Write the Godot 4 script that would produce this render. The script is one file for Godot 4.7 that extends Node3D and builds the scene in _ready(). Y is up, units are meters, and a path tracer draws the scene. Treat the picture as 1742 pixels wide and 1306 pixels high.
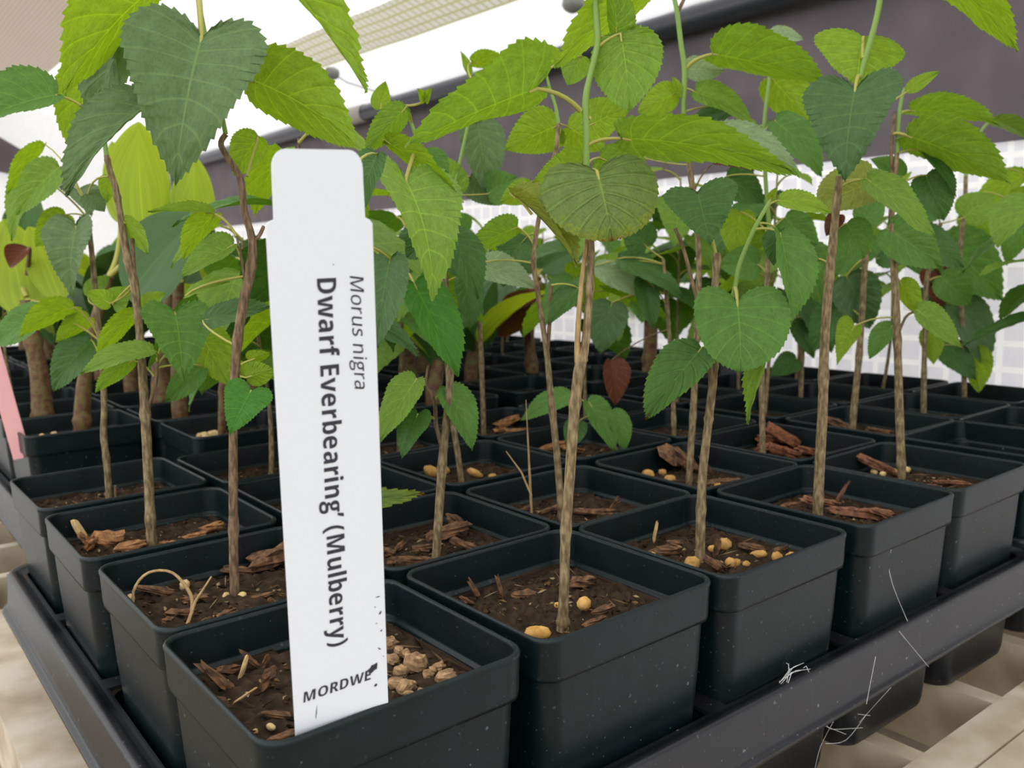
extends Node3D
# Potted mulberry saplings on a greenhouse bench. Metres, y up. PITCH is the spacing of the pots in their trays;
# u runs along the right-hand row of pots (+x), v runs back along the left-hand row (-z); the pot rims stand at RIM.

const PITCH := 0.095
const RIM := 0.9
const CAM_POS := Vector3(-0.07969, 1.02517, 0.20924)
const CAM_RIGHT := Vector3(0.785437, -0.019658, 0.618629)
const CAM_UP := Vector3(0.103112, 0.989684, -0.099467)
const CAM_BACK := Vector3(-0.610292, 0.141913, 0.779361)
const CAM_FOV := 46.9806
const TAG_POS := Vector3(0.01036, 0.90000, -0.00363)
const TAG_X := Vector3(0.993545, 0.029906, 0.109425)
const TAG_UP := Vector3(-0.039972, 0.995050, 0.090985)
const SOIL := -0.17
const BENCH := -1.24
const PLANTS := [
	["tall mulberry sapling with a kinked brown stem left of the white tag",0,[0,1],[49,882.9,-151,2.15,49.4,897.6,-150.8,2.01,50,913.2,-150.3,2,52,953.9,-148.7,1.84,54.7,988.4,-146.6,1.94,58.3,1010.1,-143.8,2.05,60.5,1019.6,-142.1,2.16,62.1,1030.2,-140.8,1.91,61.7,1037.3,-141.1,1.55,60.2,1045.5,-142.3,1.42,59.6,1058.1,-142.8,1.42,57.3,1064.1,-144.6,1.3,54.1,1071.7,-147,1.17,55.8,1076,-145.7,1.05],[55.8,1076,-145.7,0.94,54.3,1089.2,-146.9,0.93,52.3,1107.1,-148.4,0.93,50.9,1118.2,-149.5,0.92,50.2,1127,-150.2,0.92,49.9,1135.7,-150.3,0.8],[[61.9,1033.3,-141,0.95,64.3,1035.6,-139.1,0.83,66.1,1039.7,-137.6,0.71],[58.9,1018.7,-143.3,0.62,58.2,1027.7,-143.8,0.62,57.3,1035.7,-144.6,0.48]],[[50,1130.5,-150.3,44.2,1108.8,-133.1,29.5,1053.6,-130.1,-0.5,0.18,0.84,51.2,13,0.08,0,0,0],[56.5,1084.6,-145.2,60.3,1095.2,-130.2,88.2,1067.2,-96.2,0.83,0.48,-0.29,35.4,16,0.08,0,1,7],[50.1,1135.7,-150.2,67.5,1139.7,-124.5,88.7,1086.5,-89.8,0.92,0.39,0.04,30.1,28,0.03,0,1,7],[50.2,1133.5,-150.2,36.3,1131.3,-155,1.6,1088.7,-164.1,-0.5,0.55,-0.67,37.9,18,0.06,0,1,7],[51.9,1111.6,-148.8,31.3,1118.5,-177,15.7,1081.4,-183.2,-0.72,0.19,0.67,27.7,17,0.08,0,1,0],[48.7,1093.8,-151.3,30,1087.1,-147.8,-2.6,1050.6,-155.3,-0.68,0.5,0.53,24.8,32,0.08,0,2,0],[60.9,966.1,-141.7,55.9,973.7,-136,44.7,957.2,-132.7,-0.45,0.46,0.77,19.7,10,0.06,0,0,4],[55.4,978.6,-146.1,57.5,978,-144.4,64.7,981.8,-132.7,0.76,0.31,-0.57,11.1,11,0.07,0,1,7],[56,983.5,-145.6,59,985.1,-143.2,63.7,988.6,-133.5,0.48,0.73,-0.49,7.7,17,0.02,0,1,7],[54.6,978.6,-146.7,57.9,978,-150.1,53.5,985.5,-147.6,0.34,0.47,-0.81,9.2,11,0.08,0,1,7],[61.7,1059.4,-141.1,71.8,1076.8,-151.3,61.2,1060.4,-153.6,0.05,0.11,-0.99,15.7,14,0.08,0,1,7],[57.1,1035.7,-144.7,54.3,1045.3,-159,42.7,1026.6,-168.1,-0.3,0.56,-0.77,16.2,12,0.08,0,1,7],[57.1,1035.7,-144.7,52,1045.3,-154.7,29.6,1046,-166.2,-0.24,0.82,0.52,8.2,30,0.04,0,2,7],[58,1027.7,-144,56.2,1032.5,-145.4,37.2,1020,-154.2,-0.63,0.64,0.45,16.6,22,0.02,0,1,5],[58.6,1019.6,-143.6,42.8,1011.9,-168,55.9,1017.3,-151.7,-0.61,0.75,0.24,10.2,15,0.04,0,2,7],[55.4,990.8,-146,52.7,1000.5,-178.3,75.3,1006,-154.6,-0.56,0.74,0.36,16.6,10,0.02,0,2,2]]],
	["slim mulberry sapling left of the kinked stem, cut twig stub halfway up",0,[0,2],[41.2,882.9,-241.3,2.67,41,887.5,-241.4,2.51,41.4,908.8,-241.1,2.35,42.1,935.8,-240.6,2.33,42.5,956.5,-240.3,2.31,42.7,982.6,-240.1,2.01,42.7,999.8,-240.1,1.85,42.2,1017.4,-240.5,2.13,40.7,1024.8,-241.7,1.84,39.5,1041,-242.6,1.69,38.7,1053.1,-243.2,1.54,38,1061.9,-243.8,1.54,36.5,1069.6,-244.9,1.39,35.7,1076.7,-245.6,1.25],[35.7,1076.7,-245.6,1.11,35.2,1085.9,-245.9,0.97,33.9,1092.6,-247,0.83],[[42.5,1019.1,-240.2,1.13,42.7,1028.1,-240.1,0.99,42.8,1037.8,-240,0.99],[43.2,953.5,-239.7,1.16,46.5,963.7,-237.1,1.01,48.1,970.9,-235.8,0.92,48.8,979,-235.3,0.86]],[[33.9,1092.1,-247,17.4,1102.9,-247.9,-18.9,1085.4,-264.2,-0.55,0.53,0.64,29.6,28,0.08,0,1,3],[34.6,1089.9,-246.4,34.6,1119.4,-258.5,25.7,1074.2,-259.4,-0.66,0.15,-0.74,31.3,14,0.03,0,1,7],[48.8,979,-235.3,52.4,1002.8,-214.4,49.6,972.1,-200.9,-0.01,0.4,0.91,32.6,13,0.05,0,0,3],[48.8,978.1,-235.3,44.9,984.6,-226.3,13.1,975.7,-233.1,-0.33,0.83,0.44,16.9,18,0.06,0,2,5],[42.9,985.5,-239.9,43.5,1002.4,-245.5,25.2,980.8,-253.8,-0.25,0.52,-0.81,14.8,16,0.03,0,2,7],[47,970.9,-236.7,39.3,979.2,-242.7,22.6,964.1,-249.7,-0.03,0.44,-0.9,11.8,13,0.05,0,2,5],[48.7,976.7,-235.4,67.4,991.7,-226.7,78.9,964.2,-223.8,0.51,0.12,-0.85,22.5,12,0.03,0,1,7],[48.6,975.2,-235.5,69.7,974.6,-231,53.4,956.5,-243.8,-0.68,0.1,0.73,14.1,15,0.06,0,2,3],[40.2,1030.9,-242,39.4,1047,-242.6,46.9,1030.1,-230.7,0.89,0.07,-0.46,11,13,0.06,0,2,7],[42.4,1005.5,-240.3,47.4,1003,-248.4,55.4,1011.3,-236.2,-0.87,0.15,0.47,11.4,11,0.05,0,1,7],[35.9,1066.9,-245.4,32.4,1060.4,-272.3,38.3,1051.6,-267.7,-0.19,0.35,0.92,12.2,11,0.03,0,1,0],[38,1061.9,-243.8,41.2,1068.7,-265.3,39.5,1055.9,-266.7,-0.03,0.11,-0.99,9.1,15,0.02,0,1,7],[42.2,1016.8,-240.5,35.1,1006.5,-258.1,25,1012.7,-260,-0.04,0.24,0.97,10.2,16,0.02,0,1,7],[42.2,1016.8,-240.5,37.2,1005.7,-262.5,43.4,1014.4,-251.6,-0.78,-0.19,0.59,12.8,15,0.04,0,1,5]]],
	["mulberry sapling with a thin stem at the far left front",0,[0,3],[47.4,882.9,-349.9,1.95,47.9,906.9,-349.5,1.94,47.5,924.9,-349.8,1.93,49.2,946.2,-348.5,1.75,49.7,974.2,-348.1,1.73,49.4,998.5,-348.3,1.55,49.4,1025.8,-348.3,1.54,49.2,1042.6,-348.5,1.43,49,1050.6,-348.7,1.36],[49,1050.6,-348.7,1.02,48.5,1059.3,-349,0.88,47.4,1066,-349.9,0.78],[[50.6,885,-347.3,0.85,50.9,893.8,-347.1,0.78]],[[49.2,1046,-348.5,41.2,1047.7,-342.7,35.9,1006.8,-340.8,-0.84,0.13,0.53,35.5,18,0.07,0,0,0],[48.5,1059.3,-349,38.1,1081.4,-357.2,15.8,1054.5,-368.6,-0.68,0.27,0.68,25,16,0.05,0,1,5],[47.8,1064.3,-349.6,34.5,1095.5,-372.1,15.3,1067.2,-387.1,-0.52,0.65,-0.55,18.2,18,0.02,0,2,7],[49.3,1056,-348.4,46.8,1068.4,-356.4,48.4,1052.8,-337.1,-0.03,0.78,0.63,21.4,15,0.08,0,0,0],[49.1,1052,-348.6,41.3,1055.1,-366.8,24.8,1036.6,-373.6,0.06,0.3,-0.95,18.6,12,0.02,0,1,7],[49.6,981.2,-348.2,36.9,1001.9,-346.1,9.9,984.7,-361.1,-0.08,0.73,-0.68,24,17,0.08,0,1,7],[49.6,981.2,-348.2,26,996.9,-378.7,-3,977.9,-395.4,-0.66,0.54,0.53,26.2,10,0.02,0,1,3],[49.7,974.2,-348.1,46.8,994.8,-356.4,29.1,980.7,-364.2,-0.04,0.52,-0.85,16.3,18,0.04,0,1,7],[49.8,967.3,-348,48.1,981.2,-361.4,26.9,951,-372,-0.74,0.31,0.6,26.1,15,0.08,0,1,2],[49.7,1001.9,-348.1,48.3,1006.8,-361.3,58.3,1018.7,-347.4,-0.85,0.12,0.51,14.2,15,0.03,0,1,5],[49.1,1052,-348.6,30.8,1078.3,-387,16.8,1040.7,-398,-0.9,0.22,0.39,26.7,16,0.06,0,1,5]]],
	["forked mulberry sapling in the second pot of the right front row",0,[1,0],[133.2,882.9,-33.8,2.71,133.3,888.1,-33.8,2.25,133.7,899.9,-33.4,1.91,134.4,923.1,-32.8,2,135.9,945.8,-31.7,1.98,137.2,968.1,-30.6,2.07,138.5,981.3,-29.6,2.17,139.2,985.6,-29.1,2.16,140.5,992.1,-28.1,1.62,141.6,1005,-27.3,1.5,142.3,1019.9,-26.7,1.38,142.5,1028.3,-26.5,1.27,142.1,1038.7,-26.8,1.16,141.2,1053.2,-27.6,1.15],[141.2,1053.2,-27.6,1.15,141.4,1065.5,-27.4,1.25,141.2,1078.6,-27.6,1.25,142.4,1087.1,-26.6,1.14,144.5,1097.6,-24.9,1.23,144.4,1105.2,-25,1.33,144,1113.1,-25.4,1.23,143.7,1120.8,-25.6,1.22],[[138.6,985.2,-29.6,1.3,138.3,990,-29.9,1.08,138.9,1005.1,-29.4,0.97,140.3,1022,-28.2,0.85,141.9,1035.8,-27,0.74]],[[141.2,1053.2,-27.6,136.4,1053.7,-16.8,135.1,1029.9,-8.2,-0.5,0.32,0.8,40.1,4,0.04,-0.18,3,10],[139.9,1075.8,-28.6,121.6,1082,-30.8,80.4,1062.4,-51,-0.11,0.82,-0.57,39.3,18,0.02,0,0,5],[145.2,1097.8,-24.4,147.6,1100.6,-16.5,146.6,1073.8,-11.3,0.89,-0.12,-0.44,26,11,0.06,0,1,5],[141.8,1064,-27.1,146.2,1065.1,-14,180.8,1050.4,33.7,0.49,0.87,-0.09,28,10,0.05,0,1,5],[144,1116.9,-25.4,168.4,1122.2,-18.3,135.6,1091.7,-38,-0.22,0.68,-0.69,29.5,14,0.03,0,1,7],[144.6,1101.3,-24.9,150.1,1100.8,-20.6,141.5,1119.8,-15.3,0.92,0.38,0.11,14.6,18,0.02,0,1,5],[140.9,1061,-27.8,145.8,1057.5,-36,133.1,1052.1,-48.4,0.55,0.4,-0.74,16,12,0.07,0,0,7],[125.8,1040.2,-39.6,119.8,1048,-44.3,132.4,1020.7,-22.4,0.08,0.65,0.76,14.3,50,0.06,0,2,9],[141.4,1055.3,-27.4,154.9,1061.2,-34.9,169.6,1054.5,-29.4,0.49,0.48,-0.73,13.8,11,0.08,0,1,5],[142.5,1073.5,-26.6,158.1,1073.9,-44.5,174.7,1081.9,-37.5,0.28,0.24,-0.93,16.4,13,0.06,0,1,7]]],
	["mulberry sapling just right of the white tag with a young side shoot",0,[1,1],[138.7,882.9,-131.1,2.09,139.3,890.4,-130.6,2.08,141,913.3,-129.3,2.07,143.1,938.5,-127.7,2.05,145.1,957.9,-126.1,1.77,146.4,977,-125.1,1.62,146.2,998.6,-125.2,1.47,145.4,1017.2,-125.8,1.33,144,1035.6,-127,1.19,141.7,1053.8,-128.7,1.18,139.4,1066.7,-130.5,1.05],[139.4,1066.7,-130.5,1.05,137.6,1075.6,-132,0.91,135.4,1084.5,-133.7,0.78,133.6,1092.1,-135.1,0.65],[[142.3,939.7,-128.3,1.23,140.6,949.2,-129.6,1.09,140.4,958,-129.8,0.92,139.2,963.5,-130.7,0.81,137.2,967.7,-132.3,0.68,138.5,976.7,-131.3,0.54]],[[137.2,967.7,-132.3,130.1,971.8,-128.2,112.9,944.3,-133.2,-0.85,0.5,0.15,22.3,13,0.03,0,1,5],[140.2,951.4,-129.9,129,956,-126.6,120.1,936.3,-127.6,-0.85,0.37,0.39,18.6,14,0.04,0,0,2],[140,960.2,-130.1,148,965.3,-131,153.4,936.3,-119.6,0.16,0.39,0.91,21.5,13,0.06,0,1,3],[131.4,1018.9,-136.8,126.7,1014.7,-122.4,138.2,973.8,-107.4,0.2,0.39,0.9,30.7,14,0.02,0,1,4],[137.6,1075.6,-132,120.1,1058.1,-115.5,120.1,1008,-97.4,0.21,0.33,0.92,45.9,16,0.08,0,0,6],[143.4,1038.3,-127.4,150.9,1037,-127.6,157.2,1006.9,-116.6,0.05,0.35,0.93,22.2,12,0.04,0,1,2],[138.2,1074.3,-131.5,121.1,1076.4,-132.8,143.4,1051.1,-109.3,0.77,0.64,-0.04,19.3,13,0.02,0,2,7],[135.4,1084.5,-133.7,128.7,1090,-126.9,113.9,1070.7,-138.4,0.24,0.36,-0.9,13.5,18,0.02,0,2,5],[133.6,1092.1,-135.1,129.6,1092.4,-150.3,131.8,1104.6,-148.5,0.22,0.1,-0.97,9.4,17,0.06,0,1,7],[133.6,1092.1,-135.1,140.1,1093.9,-130,135.3,1098.6,-127.8,0.18,-0.26,0.95,4.8,14,0.05,0,1,7],[133.6,1092.1,-135.1,140.5,1093.9,-129.7,140.3,1098.5,-123.8,-0.96,-0.23,0.14,5,18,0.04,0,1,7],[139.4,1066.7,-130.5,146.9,1073.4,-142.8,151.2,1054.4,-133.4,-0.43,0.32,0.85,16.8,16,0.06,0,1,3],[144,1035.6,-127,151.7,1036.2,-145,141.6,1025.5,-153,-0.71,0.16,0.69,17.3,18,0.02,0,1,2]]],
	["mulberry sapling with a large rounded leaf in the third front pot",0,[2,0],[230.5,882.9,-48,3,230.5,889.4,-48,2.31,230.6,904.9,-48,2.17,231.2,927.1,-47.5,2.02,232.7,946.2,-46.3,1.87,233.5,957,-45.7,1.99,234.4,967.7,-45,1.85,234.9,981,-44.6,1.71,234.5,1002.1,-44.9,1.7,235.3,1025.3,-44.3,1.69],[235.2,991.6,-44.3,1.05,239.6,1001.9,-40.9,1.05,241.6,1009.7,-39.3,1.04,243.1,1020,-38.2,1.04,248,1035.2,-34.3,1.03,252.1,1044.8,-31.1,0.88,254.9,1050.3,-29,0.67],[[233.5,957,-45.7,1.2,233.6,970.4,-45.6,1.19,232.2,981.1,-46.7,1.05],[234,986.3,-45.3,1.05,228.9,1003,-49.3,0.94,224,1025.6,-53.1,0.88,220.5,1036.4,-55.8,0.78]],[[241.6,1009.7,-39.3,233.2,1004.3,-31.5,227,975.1,-24.2,-0.57,0.31,0.76,39.9,15,0.05,0,3,3],[232.2,981.1,-46.7,222.8,984.2,-42,193,955.6,-47.3,-0.7,0.7,0.16,28.4,14,0.02,0,1,11],[248,1035.2,-34.3,252.9,1033.4,-24.4,249.1,993.9,-15.4,0,0.22,0.97,27.7,22,0.04,0,1,3],[254.7,991.1,-29.1,250.3,988.1,-22.9,231.4,951.7,-23.2,-0.83,0.43,-0.36,14.6,30,0.05,0,2,5],[252.1,1044.8,-31.1,255.9,1047.5,-28.1,270.4,1041,-10.7,-0.5,0.59,0.63,11.8,20,0.07,0,2,7],[249.4,1037.8,-33.2,260.8,1034.6,-30.3,255,1019.2,-28.8,-0.87,0.36,0.34,12.5,17,0.03,0,1,2],[235.3,1022.8,-44.3,224.4,1051.4,-46.8,223.7,1028.6,-38.8,-0.59,0.28,0.76,32.1,17,0.04,0,0,2],[252.1,1044.8,-31.1,253.3,1047.8,-30.2,251.6,1052.9,-25.5,-0.93,-0.37,0.07,3.7,16,0.05,0,2,7]]],
	["mulberry sapling with a pale green leader against the dark sheet",0,[3,1],[332,882.9,-141.6,1.99,332.5,900.7,-141.2,1.99,333.9,933.6,-140.1,1.97,334.8,966,-139.4,1.77,335.6,1001.3,-138.7,1.76,335.4,1029.1,-138.9,1.57,332.4,1063.3,-141.3,1.56,329.5,1086.9,-143.5,1.55],[329.5,1086.9,-143.5,1.55,328.1,1106.9,-144.7,1.54,328.4,1129.8,-144.4,1.7,326.8,1143.2,-145.7,1.52,324.8,1161.6,-147.2,1.51,323.2,1170.6,-148.5,1.17],[[324.8,1161.6,-147.2,1.18,327.7,1168.6,-145,1.01,329,1173.3,-144,1.01]],[[329,1131.1,-143.9,333.6,1136.6,-128.2,380.8,1119.1,-85.2,0.43,0.9,-0.1,45,16,0.02,0,1,5],[327.7,1120.1,-144.9,333.3,1117.6,-140.5,356.2,1097.5,-116.6,-0.25,0.61,0.75,26.4,15,0.07,0,1,5],[327.7,1120.1,-144.9,324.5,1117.5,-147.4,303.3,1106,-158,0.33,0.24,-0.91,18.4,11,0.03,0,1,7],[328.4,1129.8,-144.4,336.6,1132.4,-150.1,357.8,1132.2,-139.5,-0.43,0.23,0.87,16.1,10,0.02,0,1,8],[328,1120,-144.7,326.7,1115.2,-145.8,319,1125.8,-145.7,-0.18,-0.13,0.98,6.6,17,0.03,0,2,7],[328.3,1106.9,-144.5,357.8,1109.8,-133.4,341.5,1101.5,-152.2,-0.73,0.58,0.37,17.8,14,0.03,0,1,2],[330,1093.6,-143.1,327.3,1093.4,-121.1,355.8,1067.6,-84.3,-0.33,0.63,0.7,26.6,14,0.04,0,2,8],[330.7,1076.8,-142.6,318.2,1081.7,-164.5,310.5,1092.7,-176.5,0.9,0.19,-0.39,21.9,11,0.07,0,1,5],[333,1059.9,-140.8,342.3,1077.9,-133.5,361.1,1072.7,-118.8,-0.27,0.75,0.61,9.2,14,0.04,0,2,12]]],
	["mulberry sapling with a big dark heart leaf right of centre",0,[3,0],[322.4,882.9,-46.3,2.78,322.5,889.9,-46.2,2.62,322.7,912.1,-46.1,2.61,323.2,943.2,-45.7,2.58,323.1,973.7,-45.7,2.41,323.8,1003.6,-45.2,2.23,324.3,1013.1,-44.8,2.52,325.4,1033,-43.9,2.07,326.4,1050.3,-43.2,1.91,327,1061.8,-42.7,1.75],[327,1061.8,-42.7,1.61,330.5,1087.2,-40,1.45,334.5,1113.3,-36.8,1.29,336.7,1123.5,-35.1,1.43,339.2,1136.2,-33.1,1.43,340.3,1144.9,-32.3,1.42,340.7,1153,-31.9,1.42],[],[[333.7,1109.5,-37.4,314.6,1100.3,-28.2,301.7,1056.6,-23.9,-0.92,0.3,0.27,44.5,12,0.08,0,0,1],[334.6,1117.7,-36.7,338.9,1129,-39.4,328.1,1104.2,-35.8,0.58,-0.36,-0.73,44.8,11,0.04,0,0,7],[340.5,1147.6,-32.1,341.4,1159.2,-19.4,374.1,1115.9,18.4,0.58,0.74,0.35,40.9,13,0.07,0,1,7],[329.3,1078.8,-40.9,361.2,1103.4,-27.9,369.2,1112.1,-15.7,-0.87,0.41,0.27,8.5,11,0.04,0,2,7],[327.1,1058.9,-42.6,349.7,1058.9,-39.4,330.9,1048.3,-56.6,-0.7,0.58,0.41,29,14,0.03,0,3,9],[327.6,1056.6,-42.2,329.3,1059.1,-28.8,346.7,1030.6,-3.2,-0.2,0.58,0.79,27,10,0.03,0,1,5],[325.4,1033,-43.9,339.1,1038.9,-45.3,346.7,1020.9,-39.3,-0.65,-0.03,0.76,18.8,12,0.08,0,1,3],[324.4,1018.4,-44.7,326.4,1021.4,-55.2,323.6,1009.4,-57.4,-0.93,0.16,0.32,12.6,13,0.08,0,1,3],[325.8,1035.9,-43.6,331.8,1043.3,-45,326.7,1032.5,-49,-0.88,0.28,0.38,9.3,18,0.04,0,1,12]]],
	["mulberry sapling with a straight stem in the fifth front pot",0,[4,0],[439.2,882.9,-62.6,2.56,438.5,893.4,-63.1,2.55,436.5,926.7,-64.7,2.53,434.5,963.1,-66.3,2.32,432.2,998.7,-68.1,2.3,430.3,1023.3,-69.6,2.11,428.9,1040.7,-70.7,1.93,429.3,1061.3,-70.4,1.57,430.3,1081.6,-69.6,1.39],[430.3,1081.6,-69.6,1.25,430.4,1101.7,-69.5,1.24,431.6,1114.3,-68.5,1.03,432.8,1118.3,-67.6,0.86],[[429.3,1061.3,-70.4,1.05,427.5,1081.7,-71.7,1.04,428.4,1105.1,-71.1,0.89],[433.4,970.3,-67.1,0.93,437.4,984.4,-64,0.85,441.8,987.9,-60.6,0.71]],[[428.3,1092.4,-71.2,425.4,1090.1,-61.3,464,1061,-19,0.62,0.79,-0.02,43.7,15,0.04,0,1,5],[430.6,1103.4,-69.3,440.3,1106.3,-67.8,477.6,1095.9,-32.5,0.37,0.92,-0.12,28.9,15,0.06,0,1,5],[430,1080.9,-69.8,447.4,1082.5,-62.2,458.6,1055.1,-47.4,-0.18,0.41,0.89,15.9,13,0.08,0,2,2],[432.9,984.6,-67.5,421.9,978.9,-88.2,410,955.6,-91.5,0.18,0.05,-0.98,22.7,15,0.03,0,0,7],[433,982.8,-67.5,441,979.5,-73.2,425.5,958.9,-79.3,-0.79,0.61,-0.05,18.1,16,0.03,0,1,3],[431.5,1009.3,-68.6,438.7,1006.3,-69,443.3,985,-59.4,0.97,0.22,0.03,16.2,15,0.03,0,1,7],[441.8,987.9,-60.6,438.2,989.2,-57.3,455.7,966.2,-37.6,-0.22,0.53,0.82,23.8,11,0.02,0,1,5],[429.4,1057.8,-70.3,446.9,1069.1,-74.7,435.5,1080.4,-89.6,-0.62,0.32,0.71,14.9,18,0.07,0,1,3],[430.4,1026.8,-69.5,461.5,1033.9,-75.3,483.5,1013.3,-52,-0.53,0.32,0.79,25.9,10,0.07,0,1,2],[429.3,1059.5,-70.3,453.4,1069.2,-63.5,458.4,1041.6,-53.6,-0.76,0.1,0.65,25,15,0.04,0,1,2],[429.1,1041.4,-70.5,426.7,1038,-72.4,448.9,1013.8,-49,-0.68,0.09,0.73,28.4,13,0.06,0,1,3]]],
	["mulberry sapling with a leaning stem behind the forked one",0,[2,1],[222.6,882.9,-135.8,1.89,222.2,893.3,-136.1,1.89,221,919,-137,1.87,218.8,950.7,-138.7,1.7,217.2,975.6,-140,1.53,215.2,994.6,-141.5,1.37,213.7,1009.2,-142.7,1.36,212.4,1021.8,-143.7,1.36,213.6,1036.1,-142.8,1.2,216.9,1056.7,-140.2,1.2,221.8,1076.9,-136.4,1.19,223.1,1091.3,-135.4,1.03],[223.1,1091.3,-135.4,1.03,222,1099.9,-136.2,0.88,219.8,1108.4,-137.9,0.76,218.3,1116.9,-139.1,0.64],[[217.2,975.6,-140,1.1,218.5,990.5,-138.9,1.04,219.5,1010.5,-138.2,0.91]],[[213,1030.2,-143.2,206.1,1040.4,-148.7,181.8,1028.5,-161.7,0.08,0.65,-0.76,20.4,13,0.02,0,1,5],[212.4,1021.8,-143.7,195.9,1021.7,-168.7,216.5,1008.4,-146.5,-0.3,0.67,0.68,22.5,13,0.05,0,1,8],[219.5,1010.5,-138.2,230.4,1008.8,-129.6,215.4,990.6,-135.3,-0.78,0.56,0.28,16.5,17,0.05,0,1,2],[221.8,1082.7,-136.3,235.2,1092.8,-150,219,1081.9,-174.8,0.64,0.46,-0.62,25.9,12,0.08,0,1,7],[223.1,1089.8,-135.4,239.3,1092.4,-146.8,258.3,1080.6,-137.9,0.59,0.45,-0.67,22.6,16,0.04,0,1,7],[216.9,1056.7,-140.2,224.3,1061.1,-158.5,210.7,1053.8,-169.2,0.48,0.3,-0.82,14.2,17,0.02,0,1,7],[218.3,1116.9,-139.1,223.4,1121,-135.1,214.6,1128.5,-135.9,0.55,0.58,-0.6,7.9,13,0.06,0,1,7],[218.3,1116.9,-139.1,239.1,1125.7,-134.9,233.1,1111.4,-139.6,0.38,0.14,-0.91,16.2,17,0.07,0,1,5],[218.7,1114.1,-138.8,215.3,1115.6,-141.5,203.1,1119.1,-145,-0.21,0.22,0.95,8.9,11,0.08,0,1,5],[213.6,1036.1,-142.8,223.3,1033.7,-165.4,210.1,1015.2,-169.7,-0.67,0.32,0.67,19.7,16,0.05,0,1,2]]],
	["mulberry sapling mostly hidden behind the white tag",0,[0,0],[51.2,882.9,-60.2,1.65,51.4,891.6,-60.1,1.44,52.3,934.1,-59.3,1.41,53.3,975,-58.6,1.38,55.4,1014.3,-57,1.16,57.6,1033.4,-55.2,0.96],[57.6,1033.4,-55.2,0.96,59.6,1046.6,-53.7,0.86,61.4,1054,-52.3,0.76],[],[[61.4,1054,-52.3,77.4,1061.2,-63.9,71.2,1039.5,-68.7,-0.92,0.19,0.33,15.7,17,0.05,0,1,2],[59,1029.6,-54.1,82.2,1025.5,-66.1,72.5,993.9,-61.6,-0.85,0.32,0.42,22.7,17,0.03,0,1,1],[59.6,1046.6,-53.7,64.1,1054,-74.3,53.5,1030.2,-82.6,-0.86,0.23,0.45,18.6,17,0.08,0,1,3]]],
	["mulberry sapling two pots behind the tag's right neighbour",0,[2,2],[226.4,882.9,-234.5,1.84,225.1,901.7,-235.5,1.83,222.3,931.5,-237.7,1.82,220.9,968.1,-238.8,1.62,220.3,1004,-239.2,1.6,222.4,1032.1,-237.6,1.42,225.9,1063.2,-234.8,1.23],[225.9,1063.2,-234.8,1.23,231.5,1090.4,-230.5,1.04,235.2,1110.5,-227.6,0.97,236.1,1128.9,-226.9,0.76],[],[[224,1039,-236.4,216.7,1043.1,-254.1,207.4,1014.8,-261.4,-0.74,0.07,0.67,22.5,16,0.08,0,1,1],[225.9,1063.2,-234.8,248.2,1063.5,-229.5,262.4,1073.6,-218.3,-0.68,0.18,0.71,22.3,14,0.04,0,1,3],[221.3,1011,-238.4,230.4,1014.3,-231.3,229.8,982.6,-225.8,0.01,0.17,0.99,21.9,15,0.04,0,1,2],[224.3,1052.9,-236.1,227.3,1063.2,-233.8,215.6,1086.8,-236.9,0.71,0.26,-0.65,21.7,14,0.02,0,1,5],[225.9,1063.2,-234.8,245.5,1075,-243.6,259.5,1056.9,-232.7,-0.46,0.17,0.87,22.7,10,0.03,0,1,0],[236.1,1128.9,-226.9,253.3,1144.4,-249.6,275.8,1139.7,-232,0.35,0.91,-0.2,19.7,15,0.05,0,1,7],[236.1,1127.2,-226.9,252.3,1135.4,-250.4,247.8,1151.2,-253.9,0.96,0.28,0.01,8.4,11,0.02,0,2,7],[234.3,1105.5,-228.3,246.8,1106.5,-236.6,247.1,1064.6,-230.3,-0.3,0.14,0.94,28.8,18,0.05,0,1,0]]],
	["red-twigged leafy shoot low in a pot behind the forked sapling",0,[3,2],[340,875.4,-199.5,1.59,336.3,885.7,-202.5,1.58,331.7,897.9,-206.1,1.42,326.4,908.1,-210.2,1.34,321.5,920.2,-214,1.18],[],[],[[321.5,920.2,-214,309.3,934,-223.6,279.3,917.7,-241.1,-0.6,0.72,0.36,19.2,14,0.06,0,2,3],[321.5,920.2,-214,317.9,929.4,-216.9,328.6,895.7,-202.5,0.09,0.42,0.91,26,16,0.03,0,1,3],[321.5,920.2,-214,313.1,916,-220.6,304.6,898,-221.3,-0.78,0.35,0.52,16.3,16,0.02,0,1,2],[330.1,902,-207.3,336.9,920.3,-214.1,340.4,892.7,-205.3,-0,0.3,0.95,19.8,17,0.07,0,1,3]]],
	["thin upright mulberry stem in the fourth row back",0,[3,3],[330.5,884.5,-352.6,1.98,330.3,932.1,-352.8,1.96,329.4,978.8,-353.5,1.85,327.4,1006.4,-355.1,1.66,325.1,1033.8,-356.9,1.55],[],[],[[327.4,1006.4,-355.1,321.1,1015.7,-360,307,988.8,-365.1,-0.7,0.24,0.67,28.6,11,0.05,0,1,2],[326.6,1020.1,-355.7,335.8,1029,-348.5,350.5,1005.9,-330.9,-0.5,0.3,0.81,28.5,13,0.07,0,1,2],[325.1,1033.8,-356.9,321.7,1042.9,-359.6,305,1056.5,-366.6,-0.32,0.1,0.94,28.3,13,0.05,0,1,3],[328.5,988,-354.2,324.2,992.8,-357.6,310.1,970.3,-362.6,-0.69,0.28,0.67,33.5,15,0.03,0,1,2]]],
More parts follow.
